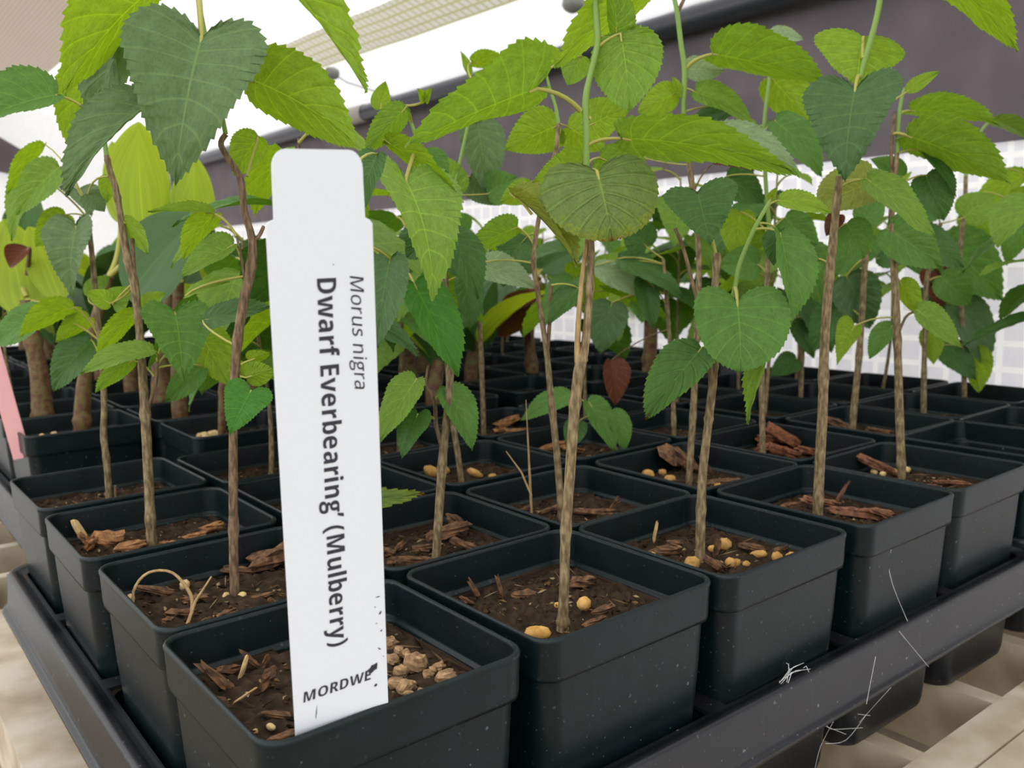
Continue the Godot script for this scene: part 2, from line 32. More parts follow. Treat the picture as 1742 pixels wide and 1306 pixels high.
	["slender mulberry stem between the rounded leaf and the forked sapling",0,[4,2],[412.2,882.9,-224.9,1.75,412,909.6,-225,1.74,410.5,944.8,-226.2,1.56,407.9,988,-228.2,1.46,405.5,1022,-230.1,1.28],[],[],[[407.9,996.5,-228.2,382.9,990.4,-259.8,372.3,953.1,-262.2,-0.84,0.21,0.5,31.6,10,0.02,0,1,1],[406.1,1017.8,-229.6,379.3,1022.6,-250.6,413.4,993.5,-217.9,-0.16,0.65,0.74,27.7,12,0.08,0,2,2],[406.1,1017.8,-229.6,369.9,1017.9,-264,396.8,994.2,-236.9,-0.33,0.53,0.78,22.5,12,0.02,0,2,8],[405.5,1022,-230.1,396.1,1030.6,-237.5,379.3,1051.7,-244.6,-0.42,-0.03,0.91,26.3,11,0.02,0,1,2],[407.9,988,-228.2,392.7,1009.6,-240.1,396,971.4,-231.5,-0.3,0.18,0.94,19.7,16,0.04,0,2,2],[409.7,970.8,-226.8,382.5,948,-260.2,384.5,913.3,-258.6,-0.22,0.03,0.97,23.7,24,0.03,0,1,12]]],
	["mulberry stem seen between the rounded leaf and the hanging leaf",0,[4,1],[425,882.9,-154.9,2.04,424.4,900.3,-155.4,2.03,423.5,941.3,-156.2,1.93,424.1,981.5,-155.7,1.79,425.2,1009.1,-154.8,1.78,426.3,1036.4,-154,1.57],[426.3,1036.4,-154,1.57,423.1,1074.9,-156.4,1.4,422,1108.9,-157.3,1.31,424,1134.8,-155.8,1.15,424.6,1153.2,-155.3,0.99,424.7,1163.4,-155.2,0.76],[],[[425.2,1009.1,-154.8,428.3,1016.9,-164.4,410,1017.4,-184.8,-0.71,0.29,0.64,25.1,16,0.07,0,1,3],[426.3,1036.4,-154,422.3,1052.9,-175.2,423.4,1021.2,-180.4,0.6,0.15,-0.79,25.2,11,0.02,0,1,7],[426.3,1036.4,-154,441.9,1048.2,-153.8,459.8,1020.1,-139.8,-0.6,0.01,0.8,24.9,12,0.04,0,1,3],[425,1016.9,-154.9,453.3,1028.2,-144.8,463.7,988,-136.7,-0.64,-0.01,0.77,29.3,14,0.08,0,1,3],[424,1133,-155.8,433.1,1139.5,-160.7,456,1105.7,-142.8,0.85,0.37,-0.38,30.9,15,0.06,0,1,7],[424.5,1158.7,-155.4,419.5,1167.9,-177.4,445.8,1158.7,-162.8,-0.3,0.46,0.83,21.4,11,0.07,0,1,2],[424.5,1156.9,-155.4,436.7,1166,-163.9,458.1,1165.1,-153.2,-0.34,0.59,0.73,16.3,18,0.08,0,1,8],[422.1,1103.2,-157.3,423.4,1109.9,-150.2,444.4,1073,-127.7,-0.28,0.38,0.88,32.7,11,0.07,0,1,3],[422,1104.4,-157.3,434.8,1109.7,-171.4,420.9,1092.5,-182.3,-0.77,0.26,0.58,20.8,11,0.05,0,1,5],[422.8,1074.9,-156.7,410.3,1076.2,-178.6,430.8,1058.2,-162.5,-0.58,0.06,0.81,24.7,18,0.02,0,1,2]]],
	["mulberry stem standing left of the fifth front pot's stem",0,[5,1],[534,882.9,-153.3,2.61,534.5,903.5,-152.9,2.6,536.3,939.6,-151.5,2.41,537.3,975.2,-150.6,2.3,537.8,1005.9,-150.2,2.2,538.5,1031.9,-149.7,2.01],[],[[536.9,1014.6,-151,1.49,538.7,1023.3,-149.5,1.31]],[[537.5,1019,-150.5,536.1,1005.9,-163.6,551.4,965.4,-151.7,-0.64,-0.02,0.76,37.2,18,0.05,0,1,1],[538.5,1031.9,-149.7,553,1036.4,-156.4,533.4,1005.9,-171.8,-0.85,0.34,0.4,32.5,13,0.04,0,1,3],[538.5,1031.9,-149.7,553.3,1018.7,-150.2,577.5,1026.9,-131.2,-0.65,0.37,0.67,23.1,17,0.02,0,1,2],[538,1023.3,-150.1,545.5,1045.1,-156.3,555.3,1066.5,-148.6,-0.89,0.28,0.35,22.9,18,0.04,0,1,3],[537.3,975.2,-150.6,537.5,983.5,-168.6,520.6,947.6,-181.8,-0.9,0.31,0.32,28.4,17,0.05,0,1,2]]],
	["mulberry stem near the white film wall at the right",0,[6,1],[641.6,885.2,-152.3,2.47,641.3,895.3,-152.6,2.46,640.4,930,-153.3,2.15,639.7,969.2,-153.8,2.04,639.4,998.2,-154.1,1.93,643.7,1026.7,-150.8,1.83,646.7,1045.6,-148.4,1.72],[],[],[[640,939.9,-153.6,642.4,959.4,-151.8,641.8,930.5,-146.1,0.98,-0.05,-0.18,20.2,14,0.08,0,1,7],[639.4,998.2,-154.1,648.4,1002.8,-147.1,663.5,978.5,-129.1,-0.7,0.08,0.71,30.1,17,0.08,0,1,3],[646.7,1045.6,-148.4,661.6,1049.9,-136.7,674.7,1067.9,-120.4,-0.88,0.3,0.37,29.7,10,0.07,0,1,5],[646.7,1045.6,-148.4,638.6,1059.9,-154.7,619.7,1041.3,-163.5,-0.71,0.5,0.49,29.7,16,0.05,0,1,2]]],
	["thin mulberry stem in front of the film wall, behind the hanging leaf",0,[6,2],[594.6,882.6,-238.8,2.18,594.3,916.7,-239.1,2.07,594.6,958.1,-238.8,1.95,594.8,988.7,-238.7,1.84],[],[],[[594.6,958.1,-238.8,588,965.9,-244,598.7,932.6,-229.6,-0.54,0.18,0.82,18.9,11,0.07,0,2,2],[594.8,988.7,-238.7,599.6,988.6,-234.9,610.6,937.5,-220.2,-0.39,0.18,0.9,36.9,11,0.02,0,1,2],[594.5,927.1,-238.9,590.7,932.4,-241.9,568.7,917.9,-253.1,-0.63,0.52,0.57,21.4,13,0.06,0,1,2]]],
	["ginger with a broad upright lime-green leaf behind the left saplings",1,[0.335,5.5],[79.7,882.9,-564,6.71,81,900.9,-563,6.69,83.2,922.6,-561.2,6.18,88.5,955.9,-557.1,5.2,96,984.1,-551.2,4.7,105.6,1016.5,-543.7,4.2],[],[],[[105.6,1016.5,-543.7,130,1048.1,-524.7,130.3,1134.1,-518.3,0,0.07,-1,49.5,14,0.06,0,4,13],[105.6,1016.5,-543.7,166.8,1043.2,-520,170.9,1110,-516.8,0.05,0.04,-1,35.5,10,0.02,0,4,13],[102.8,1002.6,-545.9,110.3,1000.6,-515.9,154.5,1061.2,-469.2,-0.85,0.26,0.46,70.7,6,0.02,0,4,14],[105.6,1016.5,-543.7,123.5,1058.9,-565.9,122.1,1124.5,-567,0.69,0,-0.72,32.8,15,0.07,0,4,13]]],
	["ginger with a lime leaf marked by a brown spot at the left edge",1,[0.335,6.5],[72.2,882.9,-677.6,9.63,72.7,900.3,-677.3,9.07,72.6,932.5,-677.3,7.96,70,964.5,-679.3,6.86,69.1,996.1,-680.1,5.77],[],[],[[69.1,996.1,-680.1,66.3,980.4,-682.3,57.5,1067.3,-683.1,0.42,0.03,-0.91,53,12,0.06,0,4,13],[69.1,996.1,-680.1,88.8,995.2,-640.5,69.3,1059.2,-643.7,0.43,0.09,-0.9,37.9,16,0.07,0,4,13],[69.6,980.3,-679.7,79,1000.6,-696.4,64.2,1027.5,-708,-0.05,0.37,0.93,27.8,15,0.08,0,4,14],[69.1,996.1,-680.1,71.4,1043.4,-714.5,89.6,1091.3,-712.2,-0.4,0.11,0.91,33.7,12,0.08,0,4,14],[70.7,1016.9,-678.8,65,1040.6,-622.9,50.7,1025.4,-634.1,-0.72,0.19,0.67,18.9,17,0.08,0.5,4,12]]],
	["ginger with a papery brown base left of the kinked stem",1,[1.335,5.5],[166.3,882.9,-586.4,7.37,166.5,900,-586.3,7.34,167.1,931.7,-585.9,6.26,168.8,968.2,-584.5,5.18,172,1009.3,-582,4.63],[],[],[[172,1009.3,-582,170.6,1014.4,-583.1,167.2,1084.6,-579.7,-0.03,-0.05,1,31.7,15,0.03,0,4,14],[172,1009.3,-582,174.4,1009.2,-580.1,197.4,1054.1,-556.1,-0.65,-0.07,0.76,31.9,16,0.02,0,4,14]]],
	["ginger with a stout red-brown stem base in the back tray",1,[1.335,6.5],[167.8,880.9,-640.7,10.55,168.3,904.5,-640.3,11.06,168.7,932.3,-640,8.25,173.3,965.2,-636.5,6.56,179.5,997.8,-631.6,5.44],[],[],[[179.5,997.8,-631.6,171.9,1014.2,-637.5,142.5,1041.6,-654.5,-0.22,0.33,0.92,39.3,12,0.05,0,4,14],[179.5,997.8,-631.6,185.3,1024.6,-627,218.5,1039.7,-595,-0.72,0.12,0.69,39.3,15,0.07,0,4,14]]],
	["thin brown-stemmed ginger beside pale perlite in the back tray",1,[1.335,4.5],[165.1,882.9,-482.9,3.07,166.8,907.8,-481.6,3.29,169.4,936.1,-479.6,3.73,173.1,973.4,-476.6,4.17,175.3,1001.1,-474.9,4.15],[],[],[[175.3,1001.1,-474.9,176.1,1003.3,-474.3,194.4,1045.9,-453.9,-0.77,0.02,0.64,20.2,15,0.08,0,4,14],[175.3,1001.1,-474.9,172.6,1005.7,-477,157.7,1028.8,-482.6,0.54,0.14,-0.83,19,12,0.06,0,4,13]]],
	["ginger with a curled dead brown leaf seen right of the tag",1,[5.335,5.5],[538.3,872.5,-544.1,6.56,538.6,900.3,-543.8,7.19,536.6,939.6,-545.4,5.85,542.2,978.3,-541.1,5.17,545,1003.9,-538.8,4.51],[],[],[[543.3,984.8,-540.2,538.1,982.2,-520.1,497,942,-552.3,-0.74,0.26,0.62,39.6,14,0.05,0.8,4,12],[543.3,984.8,-540.2,529.1,998.3,-515.1,518.4,929.5,-523.5,-0.98,0.17,-0.13,35.1,10,0.02,0.6,4,12],[545,1003.9,-538.8,545.1,1010.3,-538.8,510,1049.1,-560.3,-0.4,0.14,0.9,39.9,11,0.02,0,4,14],[545,1003.9,-538.8,547.6,1010.3,-536.8,585.1,1034.6,-501.5,-0.74,0.24,0.62,33.3,14,0.08,0,4,14]]],
	["olive-stemmed ginger seen right of the forked sapling",1,[5.335,4.5],[624.7,894,-449.2,7.68,626.2,919.7,-448.1,7.65,627.1,957.9,-447.3,7.61,628,995.7,-446.6,6.93],[],[],[[628,995.7,-446.6,628,995.7,-446.6,599.8,1027.5,-462.7,-0.44,0.06,0.89,32.6,15,0.07,0,4,14],[628,995.7,-446.6,630.5,995.7,-444.7,658.9,1019.9,-416.4,-0.79,0.27,0.55,32.6,13,0.03,0,4,14],[628,983.2,-446.6,623,1002.1,-450.5,639.3,983,-431.7,-0.59,0.25,0.77,19.6,15,0.07,0,4,9]]],
	["ginger with a brown base in the back tray behind the tag's right edge",1,[3.335,5.5],[379.3,879.9,-541,8.25,379,903.7,-541.2,8.22,378.2,939.1,-541.9,7,381.2,979.8,-539.5,5.8],[],[],[[381.2,979.8,-539.5,379.9,982.8,-540.5,363.1,1031.8,-547.7,-0.25,0.05,0.97,35.9,14,0.03,0,4,14],[381.2,979.8,-539.5,384.5,982.6,-537,407.8,1019.4,-512.7,-0.78,0.08,0.62,36,12,0.02,0,4,14]]],
	["mulberry sapling at the far right against the film wall",0,[7,1],[729,884,-158.9,2.45,727.5,910.9,-160.1,2.33,724.4,953.5,-162.4,2.21,721.1,995.4,-165.1,2.09,720.2,1026.4,-165.8,2.08,721.6,1062.1,-164.7,1.86,721.3,1087.3,-164.9,1.75],[721.3,1087.3,-164.9,1.64,724.2,1106.2,-162.7,1.54,729.8,1124.5,-158.3,1.33,737.3,1136.6,-152.4,1.12],[],[[722.2,1094.8,-164.2,772.7,1089,-136.8,735.3,1054.2,-166,0.38,0.32,-0.87,29.5,13,0.08,0,2,7],[721.5,1082.3,-164.7,782.5,1051.2,-135.1,768,1008.8,-146.5,-0.94,0.33,-0.04,31.5,16,0.07,0,1,3],[721.5,1054.5,-164.8,744,1057.7,-171.3,767.9,1027.8,-152.6,0.83,0.43,-0.37,34.2,17,0.04,0,1,5],[735.8,1134.2,-153.6,748.1,1135.5,-156,777.4,1117.2,-133.1,0.48,0.87,0.08,28.2,14,0.05,0,1,5],[720,1020.2,-165.9,722.3,1033,-182.2,761.9,977.4,-145.2,-0.61,0.09,0.79,52.8,13,0.05,0,1,3],[721.7,990.2,-164.6,728,980.4,-171.7,750.5,916.8,-148.1,-0.29,0.24,0.93,48.6,11,0.03,0,1,1],[724.7,948.2,-162.3,738,935.8,-157.9,738.6,895.1,-151.4,1,0.02,-0,28.1,15,0.02,0,1,7],[725.5,937.6,-161.6,709.7,939.1,-174,731.5,908.2,-150.9,-0.42,0.34,0.84,30.1,12,0.06,0,1,2],[720.5,1008.4,-165.5,712.7,1004.9,-186.2,718.4,970,-179.3,-0.73,0.02,0.68,33.1,30,0.04,0.5,0,12]]]
]
const CHIPS := [
	["stone","buff","beside the tag",[[72.9,-62,5.2,4.3,0],[67.5,-50.1,4.6,3.7,0],[65.1,-40.8,4.8,3.6,0],[71.8,-42.1,8.2,5.7,0],[71.5,-33.5,3.4,2.8,0],[74.7,-35,2.6,2.4,0],[76.8,-34.9,4.1,2.4,20],[74.4,-26.6,7.1,3.6,10],[62.3,-30.2,4.3,3.1,0],[59.8,-34.6,5.9,3.1,0],[58.4,-27.2,5,3.5,50],[63,-22.2,4.6,1.9,-20],[72.9,-54.9,3.4,3,0],[74.3,-52.3,3,2.5,0],[58.9,-23.7,5.7,1.7,-20]]],
	["bark_chip","brown","in the tag pot",[[12.5,-71.6,12.2,3.1,-40],[19.6,-80.7,9.4,2.9,12],[25.9,-60.1,7,5.1,60],[31.2,-75.1,5.3,2.1,70],[9.6,-61.5,6.4,1.9,-20],[20,-40.4,9.1,2.2,-15],[16.3,-27.6,8.7,2.4,8],[27.6,-80.7,8.3,1.7,-40]]],
	["wood_sliver","pale","in the tag pot",[[21.8,-71.5,9.2,2.8,70],[16.2,-55.9,9.9,1.3,35]]],
	["pebble","cream","in the tag pot",[[16.2,-72.4,2,1.8,0],[11.5,-36.6,1.4,1.4,0],[15.9,-35.1,2.7,1.6,-20]]],
	["pebble","orange","in the pot right of the tag",[[119.8,-33.2,9.2,4.4,0],[149.1,-39.2,5.2,4.2,60],[144.7,-50.4,2.4,1.9,0]]],
	["bark_chip","brown","in the pot right of the tag",[[167.5,-60.2,10.6,5.1,10],[125.3,-81.5,8.4,2.2,-60],[132.9,-73.3,9.3,2,-75],[153.4,-33.1,9.3,2.8,15],[141.6,-68.4,8.9,3.9,0],[117.8,-75.4,6.7,1.9,-30],[142.9,-26.9,8.1,2.3,20]]],
	["pebble","golden","around the stem of the third front pot",[[220.6,-44.2,6.9,4.8,10],[252,-50.8,5.7,4.5,-20],[236,-34.9,4.8,3.7,0],[238.6,-33.6,3.5,3,0],[255.6,-33.9,7.2,3,0],[256.3,-24.4,4.6,3.8,20],[263.7,-22.2,4.1,2.5,20],[218.6,-66.7,3.6,2.2,0],[216.5,-56.3,3.3,2.2,0],[245.6,-53.1,3.9,2.8,0],[240.6,-29.6,3.2,2.4,0]]],
	["bark_chip","brown","in the third front pot",[[240.4,-46.2,8.3,3.9,80],[224.9,-35.2,10.5,4.2,-30],[225.2,-65.4,12.8,5,5],[259.6,-40.6,11.2,3.9,-15],[268.2,-31.4,8.4,2.5,10],[239.4,-70.5,8.6,3.5,0]]],
	["wood_sliver","pale","in the third front pot",[[234.6,-79.7,10.5,2.6,80]]],
	["bark_chip","red-brown","in the fourth front pot",[[348.3,-36.3,31.4,6.3,-4],[348.1,-61.3,20.9,5.2,-12],[339.4,-72.3,11.9,3.3,0],[352,-27.1,12.4,3.7,-20],[363.3,-57.3,13.2,2.3,60]]],
	["bark_chip","red-brown","in the fifth front pot",[[440.1,-81,24,6.7,-24],[446.1,-35.1,21.2,3.5,-6],[432.4,-43.9,14.1,2.8,0]]],
	["pebble","cream","in the fifth front pot",[[439.7,-81,4.5,3.4,0],[438.1,-74.6,3.7,3,0],[448.4,-73.6,4.9,3.4,0],[459.8,-70.6,5.7,3,0]]],
	["pebble","cream","in the pot behind the tag to the left",[[35.2,-173.7,3.9,3.6,0],[12.6,-173.7,3,3,0],[44.9,-150.2,2.5,2.3,0],[50.5,-146.1,3.5,2.3,0]]],
	["bark_chip","brown","in the pot behind the tag to the left",[[73.9,-171.5,19.1,10.9,20],[59.5,-173.7,13.4,3.8,-10],[29.3,-128.3,4.2,3,20],[36.9,-127.9,8,3.3,20],[55.1,-139.5,12.4,1.7,8],[33,-154.5,12.4,3,10],[17.4,-139.3,3.7,3.7,0],[56.6,-127.8,4.9,1.9,-40],[22.6,-172.3,15.1,3.5,-15],[24.9,-144.7,14.3,3.3,0]]],
	["bark_chip","tan","in the third pot back on the left",[[25.5,-259.6,13.2,10.2,-10],[31.6,-244.2,15.3,5.3,8],[16.2,-256.7,6.5,5.9,60],[15.8,-269.5,7.2,3.6,-50],[62.1,-241.2,10.3,3.7,10],[73.5,-247.4,12.5,5,15],[48.4,-240.4,8.9,2.7,5]]],
	["wood_sliver","pale","by the rim, third pot back on the left",[[15,-272.6,13.9,4.2,-62]]],
	["bark_chip","brown","in the pot right behind the tag",[[160.8,-153.1,23.9,6,15],[173.5,-163.7,11.1,6.2,-35],[126.7,-134.6,17.6,5,-2],[132.6,-153.3,5.7,3.4,40],[156.4,-132.2,14.3,4,-20],[141.3,-145.6,11.5,4,10],[126,-153.3,6.8,4.6,0]]],
	["bark_chip","brown","in the pot behind the forked sapling",[[244.7,-134.4,22.6,4.5,-4],[231.7,-153.9,14.4,3,10],[257.1,-131,9.8,2.6,60],[218.1,-163.1,9.8,2.3,20]]],
	["bark_chip","rust","behind the fourth front pot",[[460.6,-175.6,19,10.4,-10],[460.6,-163.1,25.5,11.9,-30],[435.1,-146.9,20.3,8.1,-20],[442.1,-166.5,12.6,5,20],[456.1,-139.9,16.5,6.6,-10]]],
	["pebble","golden","in the second row, fourth pot along",[[327.1,-171,7.5,5.3,0],[327.1,-152.5,6.6,4.4,-15],[340.5,-171,4.6,3.4,0],[337.5,-123.4,5,3.6,0]]],
	["bark_chip","brown","in the second row, fourth pot along",[[355.8,-171,23.2,13.9,-30],[357.2,-149.6,15.1,3.8,-60],[347.5,-127.8,21.7,5.8,0],[318.5,-154.5,21.8,5.1,0]]],
	["pebble","golden","in the third row behind the tag pot",[[224.2,-266.4,9.2,5.4,-30],[238.1,-270.6,5.5,3.9,0],[243.6,-244.2,9.9,3.8,-30],[251.9,-236.4,5.3,3.4,0],[270.6,-228.3,3.8,3.1,0]]],
	["bark_chip","tan","in the fourth row back",[[364.8,-365.6,21.6,7.9,20],[358.4,-344.4,19.1,4.8,0],[350.3,-355.8,11.5,4.3,0]]],
	["bark_chip","tan","in the third row, fourth pot along",[[332.3,-270.4,25.7,6,10],[340.6,-257.1,17,5.1,-10]]],
	["pebble","cream","in the near ginger pot",[[160,-508.1,6.8,4.3,0],[166.3,-508.1,7.3,4.4,0],[169.1,-508.1,6.8,4.4,0],[166.3,-491.9,6.7,3.8,0],[159.7,-495,5.7,3.3,0],[156,-508.1,4.3,3.8,0],[158.9,-502.4,4.8,3.4,0]]],
	["pebble","cream","in the far-left ginger pots",[[57.3,-603.1,4.4,3.4,0],[66.7,-603.1,4.9,4,0]]],
	["bark_chip","brown","in the sixth pot along",[[546.3,-173.1,23.3,8.4,-20],[555.6,-143.5,18.2,5.4,-10]]]
]
const POT_SHIFT := {Vector2i(0, 0): Vector2(-0.004, 0.001), Vector2i(0, 1): Vector2(0.016, -0.02), Vector2i(0, 2): Vector2(-0.005, 0.021), Vector2i(0, 3): Vector2(0.003, 0.091), Vector2i(1, 0): Vector2(0.003, 0.01), Vector2i(1, 1): Vector2(-0.022, -0.013), Vector2i(2, 0): Vector2(-0.025, -0.009), Vector2i(2, 1): Vector2(-0.033, -0.061), Vector2i(3, 0): Vector2(0.021, -0.016), Vector2i(3, 1): Vector2(-0, -0.048), Vector2i(4, 0): Vector2(-0.008, 0.005), Vector2i(5, 0): Vector2(0.085, 0.042), Vector2i(6, 0): Vector2(0, 0.054)}

var M := {}
var taken := {}
var soil_meshes := []
var crumb_meshes := []
var leaf_pool := []
var pot_parts := {}

# ---------------------------------------------------------------- helpers
func at(u: float, y: float, v: float) -> Vector3:
	return Vector3(u * PITCH, RIM + y * PITCH, -v * PITCH)

func numbered(called: String) -> String:
	var n: int = taken.get(called, 0)
	taken[called] = n + 1
	return called if n == 0 else "%s_%03d" % [called, n]

func describe(o: Node3D, label: String, category := "", group := "", kind := "") -> Node3D:
	o.set_meta("label", label)
	if category: o.set_meta("category", category)
	if group: o.set_meta("group", group)
	if kind: o.set_meta("kind", kind)
	return o

func thing(called: String, label: String, category: String, pos := Vector3.ZERO, group := "", kind := "") -> Node3D:
	var o := Node3D.new()
	o.name = numbered(called)
	add_child(o)
	o.position = pos
	return describe(o, label, category, group, kind)

func part(parent: Node3D, called: String, mesh: Mesh, mat: Material, pos := Vector3.ZERO) -> MeshInstance3D:
	var o := MeshInstance3D.new()
	o.name = called
	o.mesh = mesh
	if mat: o.material_override = mat
	parent.add_child(o, true)
	o.position = pos
	o.cast_shadow = GeometryInstance3D.SHADOW_CASTING_SETTING_ON
	return o

func single(called: String, mesh: Mesh, mat: Material, label: String, category: String, pos := Vector3.ZERO, group := "", kind := "") -> MeshInstance3D:
	var o := part(self, numbered(called), mesh, mat, pos)
	describe(o, label, category, group, kind)
	return o

# vertices + triangles -> ArrayMesh with smooth normals
func build(v: PackedVector3Array, idx: PackedInt32Array, uv := PackedVector2Array(), col := PackedColorArray(), flat := false) -> ArrayMesh:
	if flat:
		var v2 := PackedVector3Array(); var c2 := PackedColorArray(); var u2 := PackedVector2Array()
		for i in idx:
			v2.append(v[i])
			if col.size(): c2.append(col[i])
			if uv.size(): u2.append(uv[i])
		v = v2; col = c2; uv = u2
		idx = PackedInt32Array(range(v2.size()))
	var nor := PackedVector3Array()
	nor.resize(v.size())
	for k in range(0, idx.size(), 3):
		var a := v[idx[k]]; var b := v[idx[k + 1]]; var c := v[idx[k + 2]]
		var n := (c - a).cross(b - a)
		nor[idx[k]] += n; nor[idx[k + 1]] += n; nor[idx[k + 2]] += n
	for k in nor.size():
		nor[k] = nor[k].normalized() if nor[k].length_squared() > 1e-24 else Vector3.UP
	var arr := []
	arr.resize(Mesh.ARRAY_MAX)
	arr[Mesh.ARRAY_VERTEX] = v
	arr[Mesh.ARRAY_NORMAL] = nor
	arr[Mesh.ARRAY_INDEX] = idx
	if uv.size(): arr[Mesh.ARRAY_TEX_UV] = uv
	if col.size(): arr[Mesh.ARRAY_COLOR] = col
	var m := ArrayMesh.new()
	m.add_surface_from_arrays(Mesh.PRIMITIVE_TRIANGLES, arr)
	return m

# closed rings of equal point count -> skin
func loft(rings: Array, cap_first := false, cap_last := false, flip := false, flat := false) -> ArrayMesh:
	var v := PackedVector3Array(); var idx := PackedInt32Array()
	var n: int = rings[0].size()
	for r in rings: v.append_array(r)
	for i in rings.size() - 1:
		for k in n:
			var a := i * n + k; var b := i * n + (k + 1) % n; var c := a + n; var d := b + n
			idx.append_array(PackedInt32Array([a, c, b, b, c, d] if flip else [a, b, c, b, d, c]))
	for e in 2:
		if (e == 0 and cap_first) or (e == 1 and cap_last):
			var r: PackedVector3Array = rings[0 if e == 0 else rings.size() - 1]
			var mid := Vector3.ZERO
			for p in r: mid += p / r.size()
			var o := v.size()
			v.append_array(r); v.append(mid)
			for k in n:
				var tri := [o + k, o + n, o + (k + 1) % n] if (e == 0) != flip else [o + k, o + (k + 1) % n, o + n]
				idx.append_array(PackedInt32Array(tri))
	return build(v, idx, PackedVector2Array(), PackedColorArray(), flat)

func round_rect(hx: float, hz: float, r: float, y: float, per := 5, c := Vector2.ZERO) -> PackedVector3Array:
	var out := PackedVector3Array()
	for q in 4:
		var sx := 1.0 if q in [0, 3] else -1.0
		var sz := 1.0 if q < 2 else -1.0
		for k in per + 1:
			var a := (q + float(k) / per) * PI / 2
			out.append(Vector3(c.x + sx * (hx - r) + cos(a) * r, y, c.y + sz * (hz - r) + sin(a) * r))
	return out

func tube(pts: PackedVector3Array, rad: PackedFloat32Array, sides := 8, knob := 0.0, sd := 0) -> ArrayMesh:
	var rings := []
	var prev := Vector3.ZERO
	var rng := RandomNumberGenerator.new(); rng.seed = sd + 11
	for i in pts.size():
		var d := (pts[mini(i + 1, pts.size() - 1)] - pts[maxi(i - 1, 0)]).normalized()
		if prev == Vector3.ZERO: prev = d.cross(Vector3(0.31, 0.2, 0.93)).normalized()
		var x := (prev - d * prev.dot(d)).normalized()
		prev = x
		var y := d.cross(x)
		var ring := PackedVector3Array()
		for k in sides:
			var a := TAU * k / sides
			var r := rad[i] * (1.0 + knob * rng.randf_range(-1, 1))
			ring.append(pts[i] + (x * cos(a) + y * sin(a)) * r)
		rings.append(ring)
	return loft(rings, true, true, true)

func smooth_line(p: PackedVector3Array, r: PackedFloat32Array, sub: int) -> Array:
	var op := PackedVector3Array(); var ora := PackedFloat32Array()
	for i in p.size() - 1:
		var a := p[maxi(i - 1, 0)]; var b := p[i]; var c := p[i + 1]; var d := p[mini(i + 2, p.size() - 1)]
		for k in sub:
			var t := float(k) / sub
			op.append(b.cubic_interpolate(c, a, d, t)); ora.append(lerpf(r[i], r[i + 1], t))
	op.append(p[p.size() - 1]); ora.append(r[r.size() - 1])
	return [op, ora]

func box_into(v: PackedVector3Array, idx: PackedInt32Array, lo: Vector3, hi: Vector3) -> void:
	var f := [[0, 1, 3, 2], [5, 4, 6, 7], [4, 0, 2, 6], [1, 5, 7, 3], [2, 3, 7, 6], [4, 5, 1, 0]]
	for q in f:
		var o := v.size()
		for c in q:
			v.append(Vector3(hi.x if c & 1 else lo.x, hi.y if c & 2 else lo.y, lo.z if c & 4 else hi.z))
		idx.append_array(PackedInt32Array([o, o + 2, o + 1, o, o + 3, o + 2]))

func boxes(list: Array) -> ArrayMesh:
	var v := PackedVector3Array(); var idx := PackedInt32Array()
	for b in list: box_into(v, idx, b[0], b[1])
	return build(v, idx)

func bevel_box(size: Vector3, r: float) -> ArrayMesh:
	var rings := []
	var h := size / 2
	rings.append(round_rect(h.x - r, h.z - r, r * 0.6, -h.y, 2))
	rings.append(round_rect(h.x, h.z, r, -h.y + r, 2))
	rings.append(round_rect(h.x, h.z, r, h.y - r, 2))
	rings.append(round_rect(h.x - r, h.z - r, r * 0.6, h.y, 2))
	return loft(rings, true, true, true)

# irregular lump: stone, bark chip, pebble
func lump(size: Vector3, sd: int, rough: float, boxy := 0.0, nu := 10, nv := 7, flat := false) -> ArrayMesh:
	var rng := RandomNumberGenerator.new(); rng.seed = sd * 7 + 3
	var noise := FastNoiseLite.new(); noise.seed = sd; noise.frequency = 0.9
	var rings := []
	for j in nv + 1:
		var th := PI * (0.02 + 0.96 * j / nv)
		var ring := PackedVector3Array()
		for i in nu:
			var ph := TAU * i / nu
			var d := Vector3(sin(th) * cos(ph), cos(th), sin(th) * sin(ph))
			var m := maxf(absf(d.x), maxf(absf(d.y), absf(d.z)))
			var q := d.lerp(d / m * 0.82, boxy)
			var n := noise.get_noise_3d(d.x * 1.6, d.y * 1.6, d.z * 1.6) + 0.5 * noise.get_noise_3d(d.x * 3.6 + 7, d.y * 3.6, d.z * 3.6)
			q *= 1.0 + rough * n * 1.6
			ring.append(q * size / 2)
		rings.append(ring)
	return loft(rings, true, true, false, flat)

# ---------------------------------------------------------------- materials
func noise_tex(freq: float, stops: Array, sd := 0, octaves := 4, size := 256) -> NoiseTexture2D:
	var n := FastNoiseLite.new()
	n.seed = sd; n.frequency = freq; n.fractal_octaves = octaves
	var g := Gradient.new()
	var off := PackedFloat32Array(); var cols := PackedColorArray()
	for s in stops:
		off.append(s[0]); cols.append(s[1])
	g.offsets = off; g.colors = cols
	var t := NoiseTexture2D.new()
	t.width = size; t.height = size; t.seamless = true; t.noise = n; t.color_ramp = g
	return t

func mat(c: Color, rough := 0.6, tex: Texture2D = null, scale := 0.0, world := true) -> StandardMaterial3D:
	var m := StandardMaterial3D.new()
	m.albedo_color = c; m.roughness = rough; m.cull_mode = BaseMaterial3D.CULL_DISABLED
	if tex:
		m.albedo_texture = tex
		if scale > 0:
			m.uv1_triplanar = true; m.uv1_world_triplanar = world; m.uv1_scale = Vector3.ONE * scale
	return m

func rgb(r: int, g: int, b: int) -> Color:
	return Color(r / 255.0, g / 255.0, b / 255.0)

